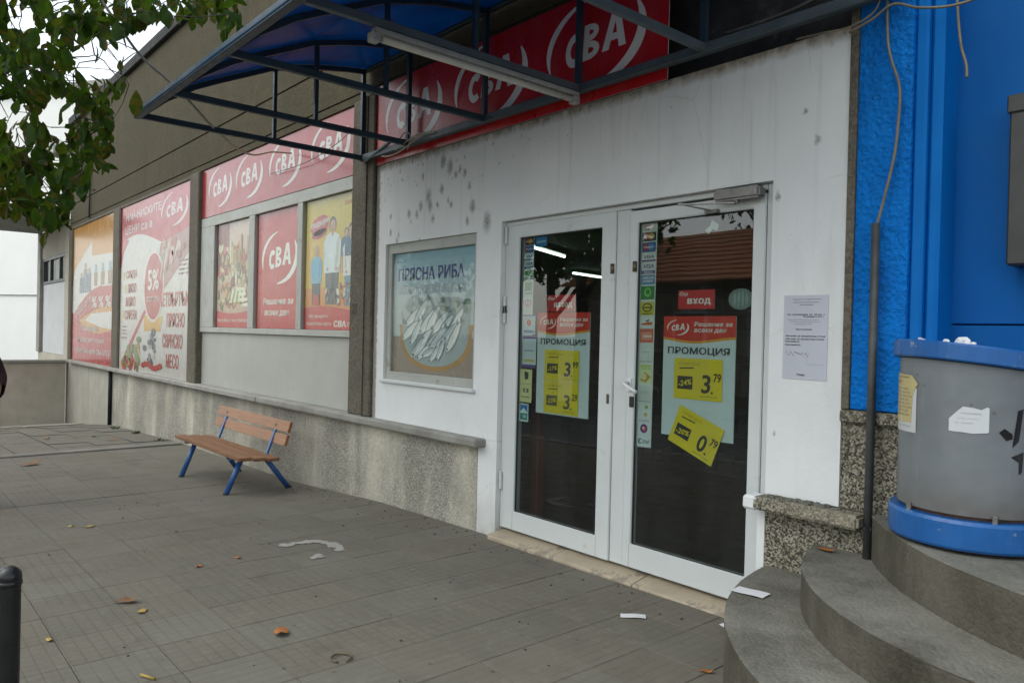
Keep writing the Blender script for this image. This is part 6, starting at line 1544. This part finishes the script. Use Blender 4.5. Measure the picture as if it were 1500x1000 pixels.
# ================================================================== PERSON AT THE LEFT EDGE
def skin_body(name, mat, parent, verts, edges, radii, root=0, lev=2):
    me = bpy.data.meshes.new(name); c0 = Vector(verts[0]); me.from_pydata([Vector(v) - c0 for v in verts], edges, [])
    o = bpy.data.objects.new(name, me); put(o, parent, c0)
    sk = o.modifiers.new('skin', 'SKIN'); sk.use_smooth_shade = True
    for i, rr in enumerate(radii):
        d = me.skin_vertices[0].data[i]; d.radius = rr if isinstance(rr, tuple) else (rr, rr); d.use_root = (i == root)
    sb = o.modifiers.new('sub', 'SUBSURF'); sb.levels = lev; sb.render_levels = lev
    bpy.context.view_layer.update()
    dg = bpy.context.evaluated_depsgraph_get(); m2 = bpy.data.meshes.new_from_object(o.evaluated_get(dg)); o.modifiers.clear(); o.data = m2
    m2.materials.clear(); m2.materials.append(mat)
    for p in m2.polygons: p.use_smooth = True
    return o
px_, py_ = -8.0, -2.845; pz = gz(px_)
PE = thing('person', 'person in a dark maroon coat at the left edge with one elbow in view', 'person', (px_, py_, pz))
o3 = lambda x, y, z: (px_ + x, py_ + y, pz + z)
V = []; Ed = []; Ra = []
def nd(x, y, z, rr, par=None):
    V.append(o3(x, y, z)); Ra.append(rr)
    if par is not None: Ed.append((par, len(V) - 1))
    return len(V) - 1
pel = nd(0, 0, .92, (.15, .115)); wai = nd(0, 0, 1.12, (.13, .10), pel); che = nd(0, 0, 1.32, (.155, .11), wai)
nec = nd(.01, 0, 1.425, .054, che); jaw = nd(.03, 0, 1.495, .062, nec); fac = nd(.022, 0, 1.565, (.080, .088), jaw); cro = nd(.0, 0, 1.635, (.066, .072), fac)
for sd in (1, -1):
    sh = nd(0, .165 * sd, 1.365, .072, che)
    if sd == 1: el = nd(-.02, .265, 1.13, .052, sh); wr = nd(.16, .23, .985, .033, el); hx, hy, hz, ux, uz = .215, .215, .955, .9, -.4
    else: el = nd(-.02, -.25, 1.10, .052, sh); wr = nd(.05, -.265, .86, .033, el); hx, hy, hz, ux, uz = .065, -.265, .80, .2, -.98
    pa = nd(hx, hy, hz, (.036, .024), wr)
    for k in range(4):
        off = (k - 1.5) * .019; ln = (.062, .074, .070, .055)[k]
        b0 = nd(hx + ux * .045, hy + off, hz + uz * .045, .0095, pa); b1 = nd(hx + ux * (.045 + ln * .6), hy + off * 1.05, hz + uz * (.045 + ln * .6) - .006, .0085, b0)
        nd(hx + ux * (.045 + ln) - uz * -.012, hy + off, hz + uz * (.045 + ln) - .018, .007, b1)
    t0 = nd(hx + ux * .012 + .01, hy - .036 * sd, hz + uz * .012, .011, pa); nd(hx + ux * .045 + .014, hy - .050 * sd, hz + uz * .045, .009, t0)
for sd, kx, ax in ((1, .06, .02), (-1, -.05, -.14)):
    hi = nd(0, .09 * sd, .86, .095, pel); kn = nd(kx, .10 * sd, .48, .062, hi); an = nd(ax, .10 * sd, .09, .04, kn); nd(ax + .13, .11 * sd, .035, .035, an)
bd = skin_body('body', M['skin'], PE, V, Ed, Ra)
ns_ = MB(); bmesh.ops.create_icosphere(ns_.bm, subdivisions=2, radius=1.0)
for v in ns_.bm.verts: v.co = Vector(o3(.108 + v.co.x * .018, v.co.y * .014, 1.552 + v.co.z * .024))
ns_.build('nose', M['skin'], PE, smooth=True)
for sd in (1, -1):
    for nm, mt, c_, q_ in (('eye', 'rubber', (.094, .032 * sd, 1.575), (.010, .013, .007)), ('ear', 'skin', (.012, .083 * sd, 1.56), (.018, .010, .030)), ('shoe', 'rubber', ((.09 if sd == 1 else -.07), .105 * sd, .04), (.14, .05, .05))):
        mb = MB(); bmesh.ops.create_icosphere(mb.bm, subdivisions=2, radius=1.0)
        for v in mb.bm.verts: v.co = Vector(o3(c_[0] + v.co.x * q_[0], c_[1] + v.co.y * q_[1], c_[2] + max(v.co.z, -.8) * q_[2]))
        mb.build(nm, M[mt], PE, smooth=True)
mb = MB().box(*[c for p in ((px_ + .086, px_ + .094), (py_ - .022, py_ + .022), (pz + 1.512, pz + 1.519)) for c in p]); mb.build('mouth', M['coat'], PE)
def garment(name, mat, keep, off):
    bm = bmesh.new(); bm.from_mesh(bd.data); bmesh.ops.recalc_face_normals(bm, faces=bm.faces); bm.normal_update()
    base = WL[bd.name]; P0 = Vector((px_, py_, pz))
    for v in bm.verts: v.co += base - P0
    for v in list(bm.verts): v.co += v.normal * off
    bmesh.ops.delete(bm, geom=[f_ for f_ in bm.faces if not keep(f_.calc_center_median())], context='FACES')
    c = Vector((px_, py_, pz)); me = bpy.data.meshes.new(name); bm.to_mesh(me); bm.free(); me.materials.append(mat)
    for p in me.polygons: p.use_smooth = True
    return put(bpy.data.objects.new(name, me), PE, c)
arm_end = lambda p: (p.y > .17 and p.x > .115) or (p.y < -.2 and p.z < .885)
garment('trousers', M['trousers'], lambda p: .075 < p.z < .98 and abs(p.y) < .21 and not arm_end(p), 0.013)
garment('coat', M['coat'], lambda p: .80 < p.z < 1.425 and not arm_end(p), 0.028)
skin_body('hair', M['hair'], PE, [o3(.01, 0, 1.665), o3(-.035, 0, 1.62), o3(-.05, 0, 1.55), o3(-.05, 0, 1.48)], [(0, 1), (1, 2), (2, 3)], [(.062, .07), .088, .086, .055])
